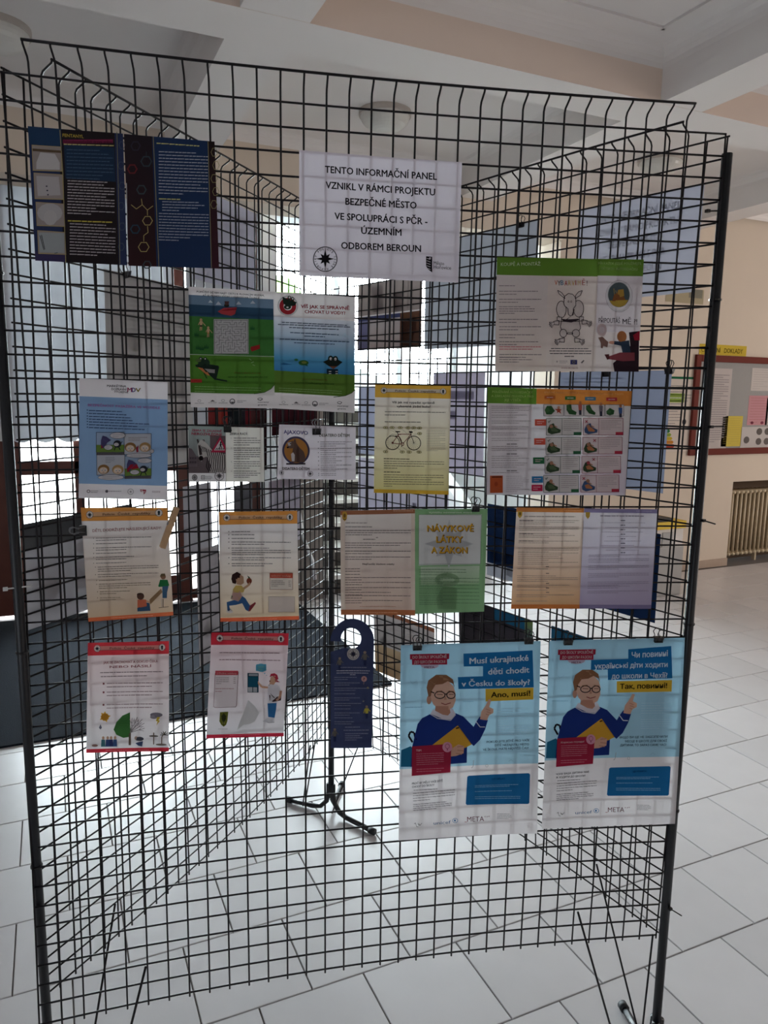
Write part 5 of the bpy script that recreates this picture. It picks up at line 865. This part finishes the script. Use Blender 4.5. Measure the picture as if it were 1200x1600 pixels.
# --- the two large blue school posters
def school(label, cr, off_x, uk, seed):
    s = Sheet('poster', label, 'f', cr, [(80, 82), (1168, 42), (1128, 1530), (52, 1588)], (228, 222, 224), cat='poster', seed=seed, group='large blue school posters', curl=.004)
    s.bases.append((0, 0, 1, .626, (146, 196, 222), (150, 196, 218)))
    RED, BL, YE = (172, 36, 62), (24, 112, 176), (232, 180, 44)
    s.poly([(150, 150), (455, 143), (453, 184), (438, 186), (438, 226), (166, 230), (166, 190), (150, 190)], RED); s.L = 2; s.text('DO ŠKOLY SPOLEČNĚ', 170, 434, 172, 21, (226, 206, 210), 1.4, 165); s.text('ДО ШКОЛИ РАЗОМ', 182, 422, 209, 21, (226, 206, 210), 1.4, 204); s.L = 1; s.ell(302, 234, 70, 26, (190, 170, 190)); s.L = 2; s.text('META', 262, 340, 248, 15, (120, 60, 90), .8, 246); s.L = 1
    if not uk:
        s.poly([(564, 142), (1104, 112), (1112, 392), (524, 412), (520, 320), (715, 311), (715, 235), (566, 240)], BL); s.poly([(734, 408), (1110, 394), (1108, 484), (736, 504)], YE); s.L = 2
        s.text('Musí ukrajinské', 610, 1072, 196, 46, (224, 236, 244), 2.2, 166); s.text('děti chodit', 754, 1078, 275, 46, (224, 236, 244), 2.2, 256); s.text('v Česku do školy?', 548, 1082, 370, 42, (224, 236, 244), 2.2, 350); s.text('Ano, musí!', 776, 1084, 452, 42, (60, 46, 20), 2.4, 434)
    else:
        s.poly([(716, 140), (1060, 108), (1074, 358), (560, 384), (556, 300), (420, 306), (420, 228), (718, 214)], BL); s.poly([(632, 392), (1072, 372), (1070, 462), (634, 482)], YE); s.L = 2
        s.text('Чи повинні', 744, 1034, 184, 44, (224, 236, 244), 1.8, 164); s.text('українські діти ходити', 448, 1034, 276, 40, (224, 236, 244), 1.8, 250); s.text('до школи в Чехії?', 588, 1034, 352, 40, (224, 236, 244), 1.8, 334); s.text('Так, повинні!', 658, 1034, 432, 40, (60, 46, 20), 2.2, 414)
    s.L = 1
    SK, SK2, HR = (222, 168, 142), (196, 138, 114), (150, 100, 70)
    s.poly([(72, 1010), (78, 880), (150, 850), (200, 900), (200, 1010)], (30, 110, 150)); s.L = 2
    s.line([(165, 820), (135, 770), (150, 738), (178, 745), (190, 800)], 15, (30, 26, 34))
    s.poly([(160, 860), (205, 680), (240, 635), (318, 595), (480, 588), (560, 620), (640, 700), (665, 655), (690, 620), (752, 648), (730, 720), (690, 800), (640, 850), (590, 800), (585, 980), (150, 1010)], (30, 52, 130))
    s.L = 3; s.poly([(305, 600), (322, 568), (480, 560), (500, 600), (470, 645), (400, 640)], (222, 214, 222)); s.L = 4; s.line([(300, 600), (360, 635), (460, 650), (500, 605)], 7, (196, 200, 214))
    s.L = 5; s.poly([(345, 540), (450, 540), (460, 590), (440, 612), (400, 606), (340, 575)], SK2)
    s.poly([(300, 460), (310, 400), (360, 350), (440, 345), (485, 390), (500, 440), (500, 500), (480, 550), (430, 578), (370, 570), (325, 525)], SK); s.ell(294, 494, 18, 34, SK2, 14)
    s.L = 6; s.poly([(290, 470), (276, 400), (290, 345), (350, 302), (430, 302), (480, 335), (494, 400), (480, 370), (440, 350), (400, 372), (345, 378), (318, 420), (308, 465)], HR); s.poly([(300, 350), (360, 312), (430, 312), (460, 340), (380, 345), (330, 380)], (176, 126, 88))
    s.L = 7
    for cx in (378, 464): s.ring(cx, 455, 43 if cx < 400 else 36, 30, 7, (40, 32, 36), 18)
    s.line([(420, 448), (430, 448)], 8, (40, 32, 36)); s.line([(335, 440), (308, 430)], 8, (40, 32, 36)); s.poly([(420, 460), (432, 490), (410, 492)], SK2); s.line([(355, 450), (400, 452)], 5, (110, 72, 62)); s.line([(448, 450), (484, 450)], 5, (110, 72, 62)); s.line([(388, 516), (420, 528), (462, 514)], 6, (150, 60, 60)); s.line([(350, 428), (395, 424)], 5, HR); s.line([(445, 424), (485, 428)], 5, HR)
    s.L = 4; s.line([(655, 655), (690, 700), (728, 700)], 7, (200, 206, 220))
    s.poly([(690, 640), (700, 580), (730, 540), (758, 485), (778, 490), (762, 545), (795, 560), (795, 590), (760, 610), (745, 648), (715, 645)], SK); s.L = 5; s.line([(735, 560), (770, 572)], 6, SK2); s.line([(740, 580), (775, 592)], 6, SK2); s.line([(736, 600), (760, 608)], 6, SK2)
    s.L = 3; s.poly([(318, 840), (515, 690), (625, 836), (575, 862), (470, 880)], (230, 170, 46)); s.L = 4; s.line([(502, 712), (526, 706)], 10, (50, 40, 30)); s.line([(515, 690), (622, 836)], 5, (196, 140, 40)); s.poly([(465, 870), (520, 835), (565, 850), (560, 905), (500, 925), (450, 930)], SK); s.L = 5; s.line([(510, 855), (560, 848)], 7, SK2); s.line([(510, 880), (560, 885)], 7, SK2); s.line([(500, 905), (545, 912)], 7, SK2)
    s.L = 5; s.poly([(160, 850), (465, 830), (455, 1052), (155, 1078)], (178, 36, 66)); s.L = 6; s.ell(433, 855, 38, 40, (226, 150, 176), 20); s.L = 7; s.ring(433, 848, 18, 20, 4, (170, 76, 110), 14); s.line([(433, 866), (433, 880)], 8, (170, 76, 110)); s.L = 6
    if not uk: s.text('TIP!', 190, 232, 880, 16, (230, 190, 196), 2)
    else: s.text('Корисна порада!', 190, 380, 880, 14, (230, 190, 196), 1.4, 872)
    s.para(192, 405, 908, 990, 6, (214, 120, 140), 6, 3, .8, -8); s.para(192, 405, 1026, 1044, 2, (214, 120, 140), 6, 4, .9, -8)
    s.L = 1; s.para(830, 1085, 560, 640, 5, (166, 206, 226), 7, 2, .8, -10); s.para(830, 1080, 690, 760, 5, (166, 206, 226), 7, 3, .6, -10)
    D_ = (44, 66, 96)
    if not uk: T = (('POKUD JSTE JEŠTĚ PRO VAŠE', 742, 1076, 818, 798), ('DÍTĚ NEZAJISTILI MÍSTO', 806, 1072, 843, 830), ('VE ŠKOLE, MÁTE NEJVYŠŠÍ ČAS!', 712, 1068, 878, 858))
    else: T = (('ЯКЩО ВИ ЩЕ НЕ ЗАБЕЗПЕЧИЛИ', 665, 1046, 838, 818), ('МІСЦЕ В ШКОЛІ ДЛЯ СВОЄЇ', 712, 1042, 868, 852), ('ДИТИНИ, ТО ЗАРАЗ САМЕ ЧАС!', 672, 1038, 900, 884))
    for t, a, b, y, y2 in T: s.text(t, a, b, y, 17, D_, 1.3, y2)
    s.line([(640, 960), (634, 1010), (622, 1022)], 4, (150, 152, 160)); s.ring(742, 1004, 11, 12, 3, (160, 160, 166), 12); s.line([(914, 968), (932, 952), (950, 968)], 3, (130, 170, 196)); s.para(110, 240, 552, 552, 1, (128, 178, 206), 7, 9, 1); s.para(560, 640, 506, 506, 1, (128, 178, 206), 7, 9, 1); s.para(1030, 1120, 915, 915, 1, (130, 172, 196), 6, 9, 1); s.line([(150, 350), (170, 372), (205, 350)], 4, (134, 180, 206))
    K_ = (78, 76, 82)
    if not uk: s.text('PROČ BY MĚLO VAŠE DÍTĚ', 158, 396, 1140, 16, K_, 1.6, 1118); s.text('CHODIT DO ŠKOLY?', 158, 330, 1166, 16, K_, 1.6, 1150)
    else: s.text('ЧОМУ ВАША ДИТИНА МАЄ', 158, 428, 1140, 15, K_, 1.4, 1118); s.text('Ж ХОДИТИ ДО ШКОЛИ?', 158, 398, 1166, 15, K_, 1.4, 1150)
    s.para(170, 355, 1192, 1192, 1, (120, 114, 118), 7, 3, 1, -10); s.para(165, 490, 1216, 1275, 4, (126, 120, 124), 7, 5, .4, -26); s.para(165, 465, 1304, 1350, 4, (126, 120, 124), 7, 6, .6, -24)
    s.poly([(588, 1090), (600, 1082), (1068, 1056), (1078, 1066), (1070, 1288), (1060, 1298), (584, 1312), (574, 1302)], BL); s.L = 2; s.text('CO DĚLAT' if not uk else 'ЩО РОБИТИ', 778, 884, 1108, 13, (16, 70, 120), 1.4, 1102); s.para(646, 985, 1160, 1172, 2, (130, 190, 226), 6, 3, .8, -14); s.para(646, 935, 1206, 1206, 1, (130, 190, 226), 6, 4, 1, -10); s.para(646, 1000, 1248, 1262, 2, (130, 190, 226), 6, 5, 1, -8); s.L = 1
    s.line([(172, 1458), (182, 1448), (190, 1478), (204, 1480)], 3, TXT); s.line([(200, 1452), (216, 1470), (232, 1450)], 3, TXT); s.text('N', 204, 216, 1462, 16, (90, 86, 90), .5)
    s.text('unicef', 322, 455, 1452, 26, (64, 108, 160), .2, 1444); s.ring(490, 1434, 22, 19, 4, (70, 130, 186), 18); s.ell(488, 1434, 8, 9, (70, 130, 186), 8); s.text('META', 584, 716, 1424, 40, (120, 50, 66), .1, 1420); s.line([(564, 1446), (582, 1446)], 4, (170, 50, 76))
    for x in (724, 740): s.poly([(x - 4, 1402), (x + 4, 1402), (x, 1412)], (120, 50, 66))
    s.line([(748, 1400), (754, 1406), (760, 1398)], 3, (120, 50, 66)); s.para(818, 930, 1382, 1418, 4, (130, 126, 130), 6, 3, .8)
    return s.build()
school('large blue Czech poster of a boy in glasses, Musí ukrajinské děti chodit do školy?', [(17.81, 25.99), (25.11, 25.97), (25.47, 36.88), (17.85, 36.67)], 0, False, 21)
school('large blue Ukrainian poster of a boy in glasses, bottom row beside the right post', [(25.59, 25.98), (32.86, 25.92), (33.25, 36.67), (25.71, 36.63)], 0, True, 22)

# ------------------------------------------------------------------ sheets hung on the two rear panels
def side(label, key, c0, r0, c1, r1, col, seed, draw=None, m_=None, cat='sheet', tl=None):
    q = [(c0, r0), (c1, r0), (c1, r1), (c0, r1)]
    s = Sheet('hung_sheet', label, key, q, [(0, 0), (100, 0), (100, 100), (0, 100)], col, m_, off=.006, cat=cat, seed=seed, group='sheets hung on the rear panels')
    if draw: draw(s)
    return s.build()
def blankish(n_, h=1.6):
    def f(s): s.para(12, 88, 14, 84, n_, (110, 106, 112), h, n_, .5)
    return f
def titleback(s):
    for i, (t, a, b) in enumerate((('TENTO INFORMAČNÍ PANEL', 14, 84), ('VZNIKL V RÁMCI PROJEKTU', 15, 83), ('BEZPEČNÉ MĚSTO', 28, 72), ('VE SPOLUPRÁCI S PČR -', 21, 78), ('ODBOREM BEROUN', 26, 73))): s.text(t, a, b, 15 + i * 14, 7, (60, 56, 62), 1)
    s.ring(16, 86, 7, 9.5, 1, BLK, 20); s.star(16, 86, 5, BLK, ky=1.4)
BG = (186, 192, 214)  # blue and lavender of the sheet backs: shade on the paper painted into its colour
side('pale copy of the title sheet on the right rear panel, seen from its back', 'r', 24.7, 2.95, 32.0, 8.2, (196, 200, 220), 31, titleback)
side('large blank shade-tinted grey-blue sheet back just right of the title sheet', 'r', 11.3, 2.95, 21.6, 10.3, (176, 184, 198), 32)
side('large shade-tinted blue-grey sheet back between the car seat leaflets and the right post', 'r', 23.8, 12.1, 31.2, 18.6, (150, 162, 192), 33, lambda s: s.para(6, 60, 6, 9, 2, (130, 140, 170), 1, 3, .8))
side('tall shade-tinted lavender sheet back between the bicycle leaflet and the car seat table', 'r', 12.4, 12.0, 17.6, 19.0, (196, 190, 216), 34, lambda s: (s.rect(20, 18, 80, 26, (150, 146, 170)), s.rect(20, 38, 45, 46, (150, 146, 170))))
side('shade-tinted lavender-blue sheet back behind the bicycle leaflet on the right rear panel', 'r', 3.6, 13.0, 10.9, 18.4, (176, 184, 214), 35)
side('shade-tinted lavender text sheet with a purple head below the bicycle leaflet', 'r', 3.6, 18.7, 14.2, 23.9, (198, 196, 218), 36, lambda s: (s.para(4, 96, 16, 90, 26, (120, 114, 150), .9, 3, .5), s.rect(30, 52, 34, 70, (70, 70, 100)), s.rect(62, 58, 66, 74, (80, 70, 100))))
def magz(s):
    s.bases += [(0, 0, 1, .47, (196, 184, 180), (168, 154, 150)), (0, .47, 1, .49, (236, 232, 232), (236, 232, 232)), (0, .49, 1, .55, (70, 76, 120), (70, 76, 120)), (.02, .55, .18, 1, (128, 128, 170), (110, 106, 140)), (.18, .55, .68, 1, (196, 186, 188), (168, 150, 146)), (.68, .49, 1, 1, (112, 74, 56), (84, 58, 50))]
    s.poly([(70, 62), (92, 60), (92, 76), (70, 77)], (30, 80, 130)); s.poly([(70, 78), (90, 78), (86, 98), (74, 96)], (150, 110, 60)); s.poly([(56, 20), (72, 18), (70, 46), (58, 46)], (96, 60, 50)); s.poly([(22, 6), (40, 4), (42, 42), (24, 44)], (170, 166, 176)); s.ring(12, 8, 3, 3, 1, (200, 200, 196), 10); s.rect(44, 2, 46, 44, (190, 186, 186)); s.rect(78, 2, 80, 44, (196, 192, 190))
side('open magazine spread with brown photographs below the right corner of the title sheet', 'r', 3.3, 5.0, 11.0, 10.1, (150, 140, 136), 37, magz, M_CARD, 'magazine')
def dark1(s):
    s.bases += [(0, .82, .2, 1, (180, 186, 200), (180, 186, 200))]
    s.ring(20, 40, 3, 8, .5, (120, 140, 160), 14); s.line([(20, 4), (20, 76)], .4, (120, 130, 150)); s.para(5, 36, 10, 26, 3, (60, 84, 120), 2.2, 3, .7); s.para(60, 96, 12, 90, 10, (44, 60, 90), 2, 3, .7); s.rect(2, 64, 38, 78, (150, 158, 170)); s.rect(14, 82, 18, 94, (30, 40, 70)); s.rect(26, 82, 30, 94, (30, 40, 70))
side('wide dark navy leaflet behind the orange and violet law sheets', 'r', 18.1, 20.8, 31.3, 25.8, (26, 46, 84), 38, dark1, M_CARD, 'leaflet')
def dark2(s):
    s.bases += [(0, 0, .5, 1, (50, 46, 52), (60, 54, 58)), (.5, 0, 1, 1, (58, 54, 62), (64, 60, 66)), (.5, 0, 1, .16, (28, 84, 120), (28, 84, 120)), (.9, 0, 1, .4, (110, 130, 60), (60, 90, 130))]
    for i in range(7): s.line([(4, 8 + i * 9), (46, 6 + i * 9)], 1.4, (92, 84, 90))
    s.text('DROGY', 62, 74, 20, 6, (150, 160, 176), 1)
side('dark leaflet with a teal top band just above the Czech school poster', 'r', 15.3, 28.0, 22.4, 33.2, (50, 46, 52), 39, dark2, M_CARD, 'leaflet')
side('teal and white leaflet just above the gap between the two school posters', 'r', 24.0, 27.9, 31.3, 33.1, (30, 90, 126), 40, lambda s: (s.rect(36, 10, 40, 26, (150, 160, 60)), s.para(10, 80, 30, 80, 7, (140, 170, 190), 2, 3, .6)), M_CARD, 'leaflet')
def brownb(s):
    s.bases += [(0, 0, 1, .06, (150, 92, 66), (150, 92, 66)), (0, .06, 1, .55, (190, 182, 180), (170, 164, 162)), (0, .55, 1, 1, (178, 152, 120), (150, 118, 84))]
    s.para(8, 92, 14, 50, 9, (110, 100, 104), 1.8, 3, .6); s.ell(62, 78, 6, 9, (110, 106, 60)); s.poly([(10, 48), (16, 38), (20, 52)], (70, 96, 70))
side('brown and grey leaflet back slanting behind the door hanger and the Czech poster', 'r', 5.4, 31.2, 12.6, 36.8, (170, 160, 150), 41, brownb, M_CARD, 'leaflet')
def news(s):
    s.para(8, 92, 8, 34, 12, (90, 88, 92), 1, 3, .7); s.rect(56, 40, 92, 62, (88, 86, 88)); s.ell(30, 34, 9, 4, (60, 58, 60)); s.para(8, 46, 40, 90, 24, (104, 100, 104), .8, 5, .6); s.rect(60, 72, 92, 92, (110, 108, 110)); s.para(56, 92, 64, 70, 4, (100, 96, 100), .8, 6, .6)
    s.L = 2; s.rect(80, 63, 92, 73, (206, 202, 206)); s.L = 3; s.star(86, 67.5, 4.2, (60, 58, 62), ky=.8); s.L = 1
side('tall grey newspaper page on the left rear panel beside the maze leaflet', 'l', 5.7, 7.9, 12.9, 18.1, (196, 192, 190), 42, news, M_CARD, 'newspaper')
side('pale copy of the title sheet on the left rear panel, right of the dark leaflets', 'l', 13.1, 2.1, 20.4, 7.3, (206, 204, 222), 43, titleback)
def news2(s):
    s.bases += [(0, 0, 1, .24, (74, 76, 80), (88, 90, 92))]
    s.L = 2; s.para(30, 92, 10, 14, 2, (150, 150, 154), 2.5, 3, .6); s.ring(8, 22, 2, 5, .6, (170, 170, 174), 10); s.L = 1; s.ell(52, 34, 8, 7, (30, 30, 32)); s.para(6, 40, 32, 90, 18, (116, 114, 120), 1.3, 3, .6); s.ell(20, 66, 9, 12, (120, 112, 112)); s.rect(44, 48, 58, 76, (128, 124, 128)); s.rect(10, 42, 15, 52, (166, 120, 124)); s.para(62, 94, 32, 92, 18, (120, 118, 124), 1.3, 4, .6)
side('grey newspaper spread low on the left rear panel beside the left post', 'l', .1, 19.8, 7.3, 24.8, (186, 188, 196), 44, news2, M_CARD, 'newspaper')
side('narrow grey leaflet back left of the running boy leaflet', 'l', 12.9, 23.5, 15.3, 31.0, (170, 164, 168), 45, lambda s: (s.para(10, 90, 8, 60, 14, (120, 112, 118), 1.2, 3, .6), s.poly([(20, 68), (60, 62), (70, 74), (30, 78)], (60, 92, 66))), M_CARD, 'leaflet')
side('light grey text sheet back between the brown post and the running boy leaflet', 'l', 11.7, 19.4, 14.6, 23.7, (178, 176, 184), 46, blankish(12), M_CARD)
side('dark grey strip of a sheet just above the running boy leaflet', 'l', 17.2, 20.0, 19.6, 24.5, (96, 94, 100), 47, None, M_CARD)
side('pale sheet with an orange-brown head below the dog card', 'l', 22.0, 20.2, 27.4, 25.4, (186, 178, 190), 48, lambda s: (s.rect(0, 0, 100, 12, (166, 116, 92)), s.para(12, 88, 22, 90, 13, (130, 122, 140), 1.5, 3, .6)), M_CARD)
def books(s):
    for i, c in enumerate(((150, 52, 50), (170, 66, 54), (158, 50, 44), (40, 40, 48), (34, 40, 44), (48, 46, 52), (120, 34, 42), (90, 50, 50), (70, 30, 34), (52, 26, 30))): s.bases.append((i / 10, 0, i / 10 + .1, 1, c, tuple(int(v * .7) for v in c)))
    for i in range(10): s.line([(i * 10 + 3, 4), (i * 10 + 3, 96)], .7, (30, 20, 24)); s.rect(i * 10 + 5, 30, i * 10 + 8, 44, (190, 150, 130) if i < 3 else (110, 110, 110))
side('leaflet with red and black vertical stripes between the maze page and the zebra card', 'l', 14.4, 14.1, 21.8, 19.3, (60, 30, 34), 49, books, M_CARD, 'leaflet')
def maroon(s):
    for i in range(12): s.bases.append((i / 12, 0, (i + 1) / 12, 1, (96 - (i % 3) * 16, 34, 42), (60 - (i % 3) * 8, 24, 30)))
side('maroon striped leaflet between the frog page and the dog card', 'l', 22.6, 13.6, 31.0, 16.9, (84, 34, 40), 50, maroon, M_CARD, 'leaflet')

# ------------------------------------------------------------------ binder clips and the clothes peg
def clip(key, c, r, label, w_=.019, rot=0.0, toward=1, m_handle=None):
    o0 = .0125; P0 = pp(key, c, r, -o0 if key == 'f' else .006); dx = (pp(key, c + .1, r) - pp(key, c, r)).normalized(); dz = Vector((0, 0, 1)); nrm = dx.cross(dz)
    if key == 'f': nrm = nrm if nrm.dot(Vector((0, -1, 0))) > 0 else -nrm
    if rot: q = Matrix.Rotation(rot, 3, nrm); dx, dz = q @ dx, q @ dz
    e = empty('binder_clip', P0, label, 'clip', 'binder clips on the display'); h = .0115; d = .0075; mb = MB(); L = lambda a, b, n_: P0 + dx * a + dz * b + nrm * n_
    f = [L(-w_ / 2, -h, d * .25), L(w_ / 2, -h, d * .25), L(w_ / 2, .0, d), L(-w_ / 2, .0, d)]; bk = [L(-w_ / 2, -h, -d * .25), L(w_ / 2, -h, -d * .25), L(w_ / 2, .0, -d), L(-w_ / 2, .0, -d)]
    mb.face(f); mb.face(bk[::-1]); mb.face([f[3], f[2], bk[2], bk[3]]); mb.face([f[0], f[3], bk[3], bk[0]]); mb.face([f[1], bk[1], bk[2], f[2]]); mb.face([f[0], bk[0], bk[1], f[1]])
    mb.tube([L(-w_ / 2, -h, d * .3), L(w_ / 2, -h, d * .3)], .0014, 6); mb.build('spring_body', M_CLIP, e)
    for sg in (1, -1):
        lean = .0045 * sg; pts = [(-.0055, -h * .9, d * .4), (-.0035, .003, d * 1.05 * sg), (-.0068, .011, d * .5 * sg + lean), (-.0045, .0165, d * .3 * sg + lean), (0, .018, d * .3 * sg + lean), (.0045, .0165, d * .3 * sg + lean), (.0068, .011, d * .5 * sg + lean), (.0035, .003, d * 1.05 * sg), (.0055, -h * .9, d * .4)]
        if sg < 0: pts = [(a, b if b > 0 else -h * .9, n_ if b > 0 else -d * .4) for a, b, n_ in pts]
        pts = [L(a + .002 * sg, b, n_) for a, b, n_ in pts]; MB().tube(pts, .0010, 6).build('wire_handle', m_handle or M_CLIP, e, True)
    return e
clip('f', 9.46, 15.0, 'binder clip with black body holding the zebra card', .014)
clip('f', 13.56, 15.1, 'black binder clip with pale handles holding the dog card', .017, m_handle=M_STEEL)
clip('f', 18.64, 25.95, 'black binder clip at the left top corner of the Czech school poster')
clip('f', 24.46, 25.8, 'black binder clip at the right top corner of the Czech school poster')
clip('f', 26.56, 25.9, 'black binder clip at the left top of the Ukrainian school poster')
clip('f', 31.41, 25.85, 'black binder clip at the right top of the Ukrainian school poster')
clip('f', 2.86, 19.73, 'black binder clip turned sideways on the left edge of the seesaw leaflet', .019, math.pi / 2, m_handle=M_STEEL)
clip('f', 21.4, 18.86, 'black binder clip at the right top of the green NÁVYKOVÉ LÁTKY sheet', .016)
clip('r', 20.25, 2.95, 'black binder clip on the large blank sheet back right of the title sheet')
clip('r', 31.05, 12.0, 'black binder clip at the right top of the big blue-grey sheet back')
clip('r', 27.18, 12.1, 'black binder clip under the green-headed KOUPĚ A MONTÁŽ leaflet', .016)
clip('l', 7.3, 7.8, 'black binder clip on top of the grey newspaper page on the left rear panel', .02, .3, m_handle=M_STEEL)
e = empty('clothes_peg', pp('f', 6.8, 18.9, -.02), 'pale wooden clothes peg hanging on the right edge of the seesaw leaflet', 'peg')
a, b = pp('f', 7.1, 18.75, -.016), pp('f', 6.42, 20.6, -.02); dxx = (b - a).normalized(); sd = dxx.cross(Vector((0, -1, 0))).normalized(); up_ = sd.cross(dxx)
for k in (-1, 1):
    mb = MB(); o_ = up_ * (.0045 * k); hw = .005
    prof = [(0, .003), (.3, .0045), (.42, .002), (.6, .004), (1, .0035)]
    for (t0, h0), (t1, h1) in zip(prof, prof[1:]):
        p0, p1 = a + (b - a) * t0 + o_, a + (b - a) * t1 + o_
        q = [p0 - sd * hw - up_ * h0, p0 + sd * hw - up_ * h0, p0 + sd * hw + up_ * h0, p0 - sd * hw + up_ * h0]; r_ = [p1 - sd * hw - up_ * h1, p1 + sd * hw - up_ * h1, p1 + sd * hw + up_ * h1, p1 - sd * hw + up_ * h1]
        mb.face(q[::-1]); mb.face(r_)
        for i in range(4): mb.face([q[i], q[(i + 1) % 4], r_[(i + 1) % 4], r_[i]])
    mb.build('jaw', M_WOOD, e)
mid_ = a + (b - a) * .42; MB().tube([mid_ - sd * .007, mid_ + sd * .007], .003, 8).build('spring', M_STEEL, e, True)

# ------------------------------------------------------------------ notice board and papers on the far wall
class Wall(Sheet):
    """flat sheet on the far wall, artwork in photograph-independent 0..100 units"""
    def __init__(s, name, label, a0, z0, a1, z1, col, cat='notice', off=.012, group=None, asp=1.4):
        s.a0, s.z0, s.a1, s.z1, s.o = a0, z0, a1, z1, off; s.name, s.label, s.cat, s.group, s.col = name, label, cat, group, col
        s.cr = [(0, 0), (1, 0), (1, 1), (0, 1)]; s.mat = M_CARD; s.H = homog([(0, 0), (100, 0), (100, 100), (0, 100)]); s.bases = []; s.ink = []; s.L = 1; s.shape = None; s.key = 'f'
    def pos(s, u, v, lay=0): return Vector((s.a0 + (s.a1 - s.a0) * u, WB - s.o - lay * .0006, s.z1 - (s.z1 - s.z0) * v))
BA0, BA1, BZ0, BZ1 = 5.42, 7.5, 1.13, 1.99
nb = empty('notice_board', (6.4, WB, BZ0), 'grey notice board in a red-brown frame on the far wall', 'notice board')
box('backing', (BA0, WB - .012, BZ0), (BA1, WB, BZ1), M_FELT, nb)
for lo, hi in (((BA0 + .0301, BZ0 - .03), (BA1 - .0301, BZ0 + .03)), ((BA0 + .0301, BZ1 - .03), (BA1 - .0301, BZ1 + .03)), ((BA0 - .03, BZ0 - .03), (BA0 + .03, BZ1 + .03)), ((BA1 - .03, BZ0 - .03), (BA1 + .03, BZ1 + .03))): box('frame', (lo[0], WB - .03, lo[1]), (hi[0], WB, hi[1]), M_FRAME, nb, .004)
def onboard(label, x0, y0, x1, y1, col, draw, off=.0135, name='paper_notice'):
    p, q = on_b(x0, y0, WB), on_b(x1, y1, WB); s = Wall(name, label, p.x, q.z, q.x, p.z, col, off=off, group='papers on the notice board'); draw(s); return s.build()
def txt(n_, c=(140, 130, 130)): return lambda s: s.para(10, 90, 8, 90, n_, c, 1.6, n_, .5)
onboard('long white price list at the left edge of the notice board', 1104, 575, 1132, 702, (206, 194, 190), txt(30))
onboard('yellow sheet of text low on the notice board', 1128, 650, 1155, 697, (226, 200, 80), txt(12, (176, 150, 60)))
onboard('white sheet near the upper right picture edge on the notice board', 1174, 575, 1199, 611, (212, 202, 196), txt(9))
onboard('pink sheet below the white one on the notice board', 1169, 618, 1196, 664, (214, 150, 156), lambda s: (txt(10, (190, 110, 120))(s), s.ell(25, 92, 8, 5, (150, 70, 90)), s.ell(75, 92, 8, 5, (150, 70, 90))))
onboard('grey and white sheet of small photographs at the foot of the notice board', 1157, 667, 1199, 700, (206, 198, 194), lambda s: [s.ell(x, y, 10, 16, (120, 112, 108)) for x, y in ((20, 60), (62, 22), (62, 68), (90, 22), (90, 68))])
onboard('white slip behind the pink sheet on the notice board, at the right picture edge', 1197, 622, 1215, 664, (212, 202, 196), txt(10))
p, q = on_b(1093, 537, WB), on_b(1165, 557, WB); s = Wall('yellow_sign', 'yellow paper sign CESTOVNÍ DOKLADY above the notice board', p.x, q.z, q.x, p.z, (224, 192, 60), off=.004, cat='sign'); s.text('CESTOVNÍ', 4, 44, 52, 46, (84, 70, 40), .3); s.text('DOKLADY', 52, 92, 52, 46, (84, 70, 40), .3); s.build()
def energy(s):
    s.rect(0, 0, 100, 3, (40, 120, 80)); s.para(10, 90, 12, 36, 7, (150, 144, 140), 1.4, 3, .6); s.rect(6, 22, 66, 34, (160, 190, 80)); s.L = 2; s.para(14, 60, 28, 28, 1, (220, 226, 200), 2, 3, 1); s.L = 1
    for i, c in enumerate(((60, 140, 80), (150, 180, 60), (220, 190, 50), (220, 140, 50), (200, 70, 50))): s.poly([(6, 70 + i * 5), (20 + i * 5, 70 + i * 5), (25 + i * 5, 72.2 + i * 5), (20 + i * 5, 74.5 + i * 5), (6, 74.5 + i * 5)], c)
    s.ell(72, 60, 7, 4, (70, 66, 70)); s.rect(56, 72, 62, 90, (60, 60, 90)); s.para(10, 60, 46, 62, 5, (160, 150, 146), 1.4, 5, .6)
p, q = on_b(1042, 588, WB), on_b(1077, 705, WB); s = Wall('energy_certificate', 'white certificate with green line and coloured arrow scale left of the notice board', p.x, q.z, q.x, p.z, (222, 208, 196), off=.003); energy(s); s.build()
p, q = on_b(915, 577, WB), on_b(930, 612, WB); s = Wall('green_sign', 'small green sign on the far wall between the two car seat leaflets', p.x, q.z, q.x, p.z, (24, 120, 84), off=.006, cat='sign'); s.poly([(30, 30), (70, 50), (30, 70)], (200, 220, 206)); s.build()
p, q = on_b(1041, 448, WB), on_b(1098, 476, WB); s = Wall('paper_notice', 'faint beige paper on the far wall below the pale title copy', p.x, q.z, q.x, p.z, (186, 172, 140), off=.004); s.rect(60, 0, 96, 60, (150, 146, 130)); s.build()
# grey floor unit with yellow top beside the stand
fb = 4.45; u0, u1 = on_b(1016, 812, fb), on_b(1063, 930, fb)
fu = empty('dispenser', ((u0.x + u1.x) / 2, fb, 0), 'grey floor unit with yellow top label, half hidden behind the right wire panel', 'dispenser')
box('body', (u0.x, fb, 0), (u1.x, fb + .35, .42), M_METALG, fu, .01); box('upper_body', (u0.x, fb + .02, .42), (u1.x, fb + .33, u0.z - .04), mat('pale_enamel', (214, 208, 204), .5), fu, .006); box('top_label', (u0.x, fb - .004, u0.z - .09), (u1.x, fb + .34, u0.z - .03), M_YEL, fu); box('top_cover', (u0.x, fb + .01, u0.z - .03), (u0.x + .24, fb + .3, u0.z), M_BLK, fu)
box('slot', (u0.x + .16, fb + .01, u0.z - .24), (u0.x + .27, fb + .022, u0.z - .12), M_METALG, fu)
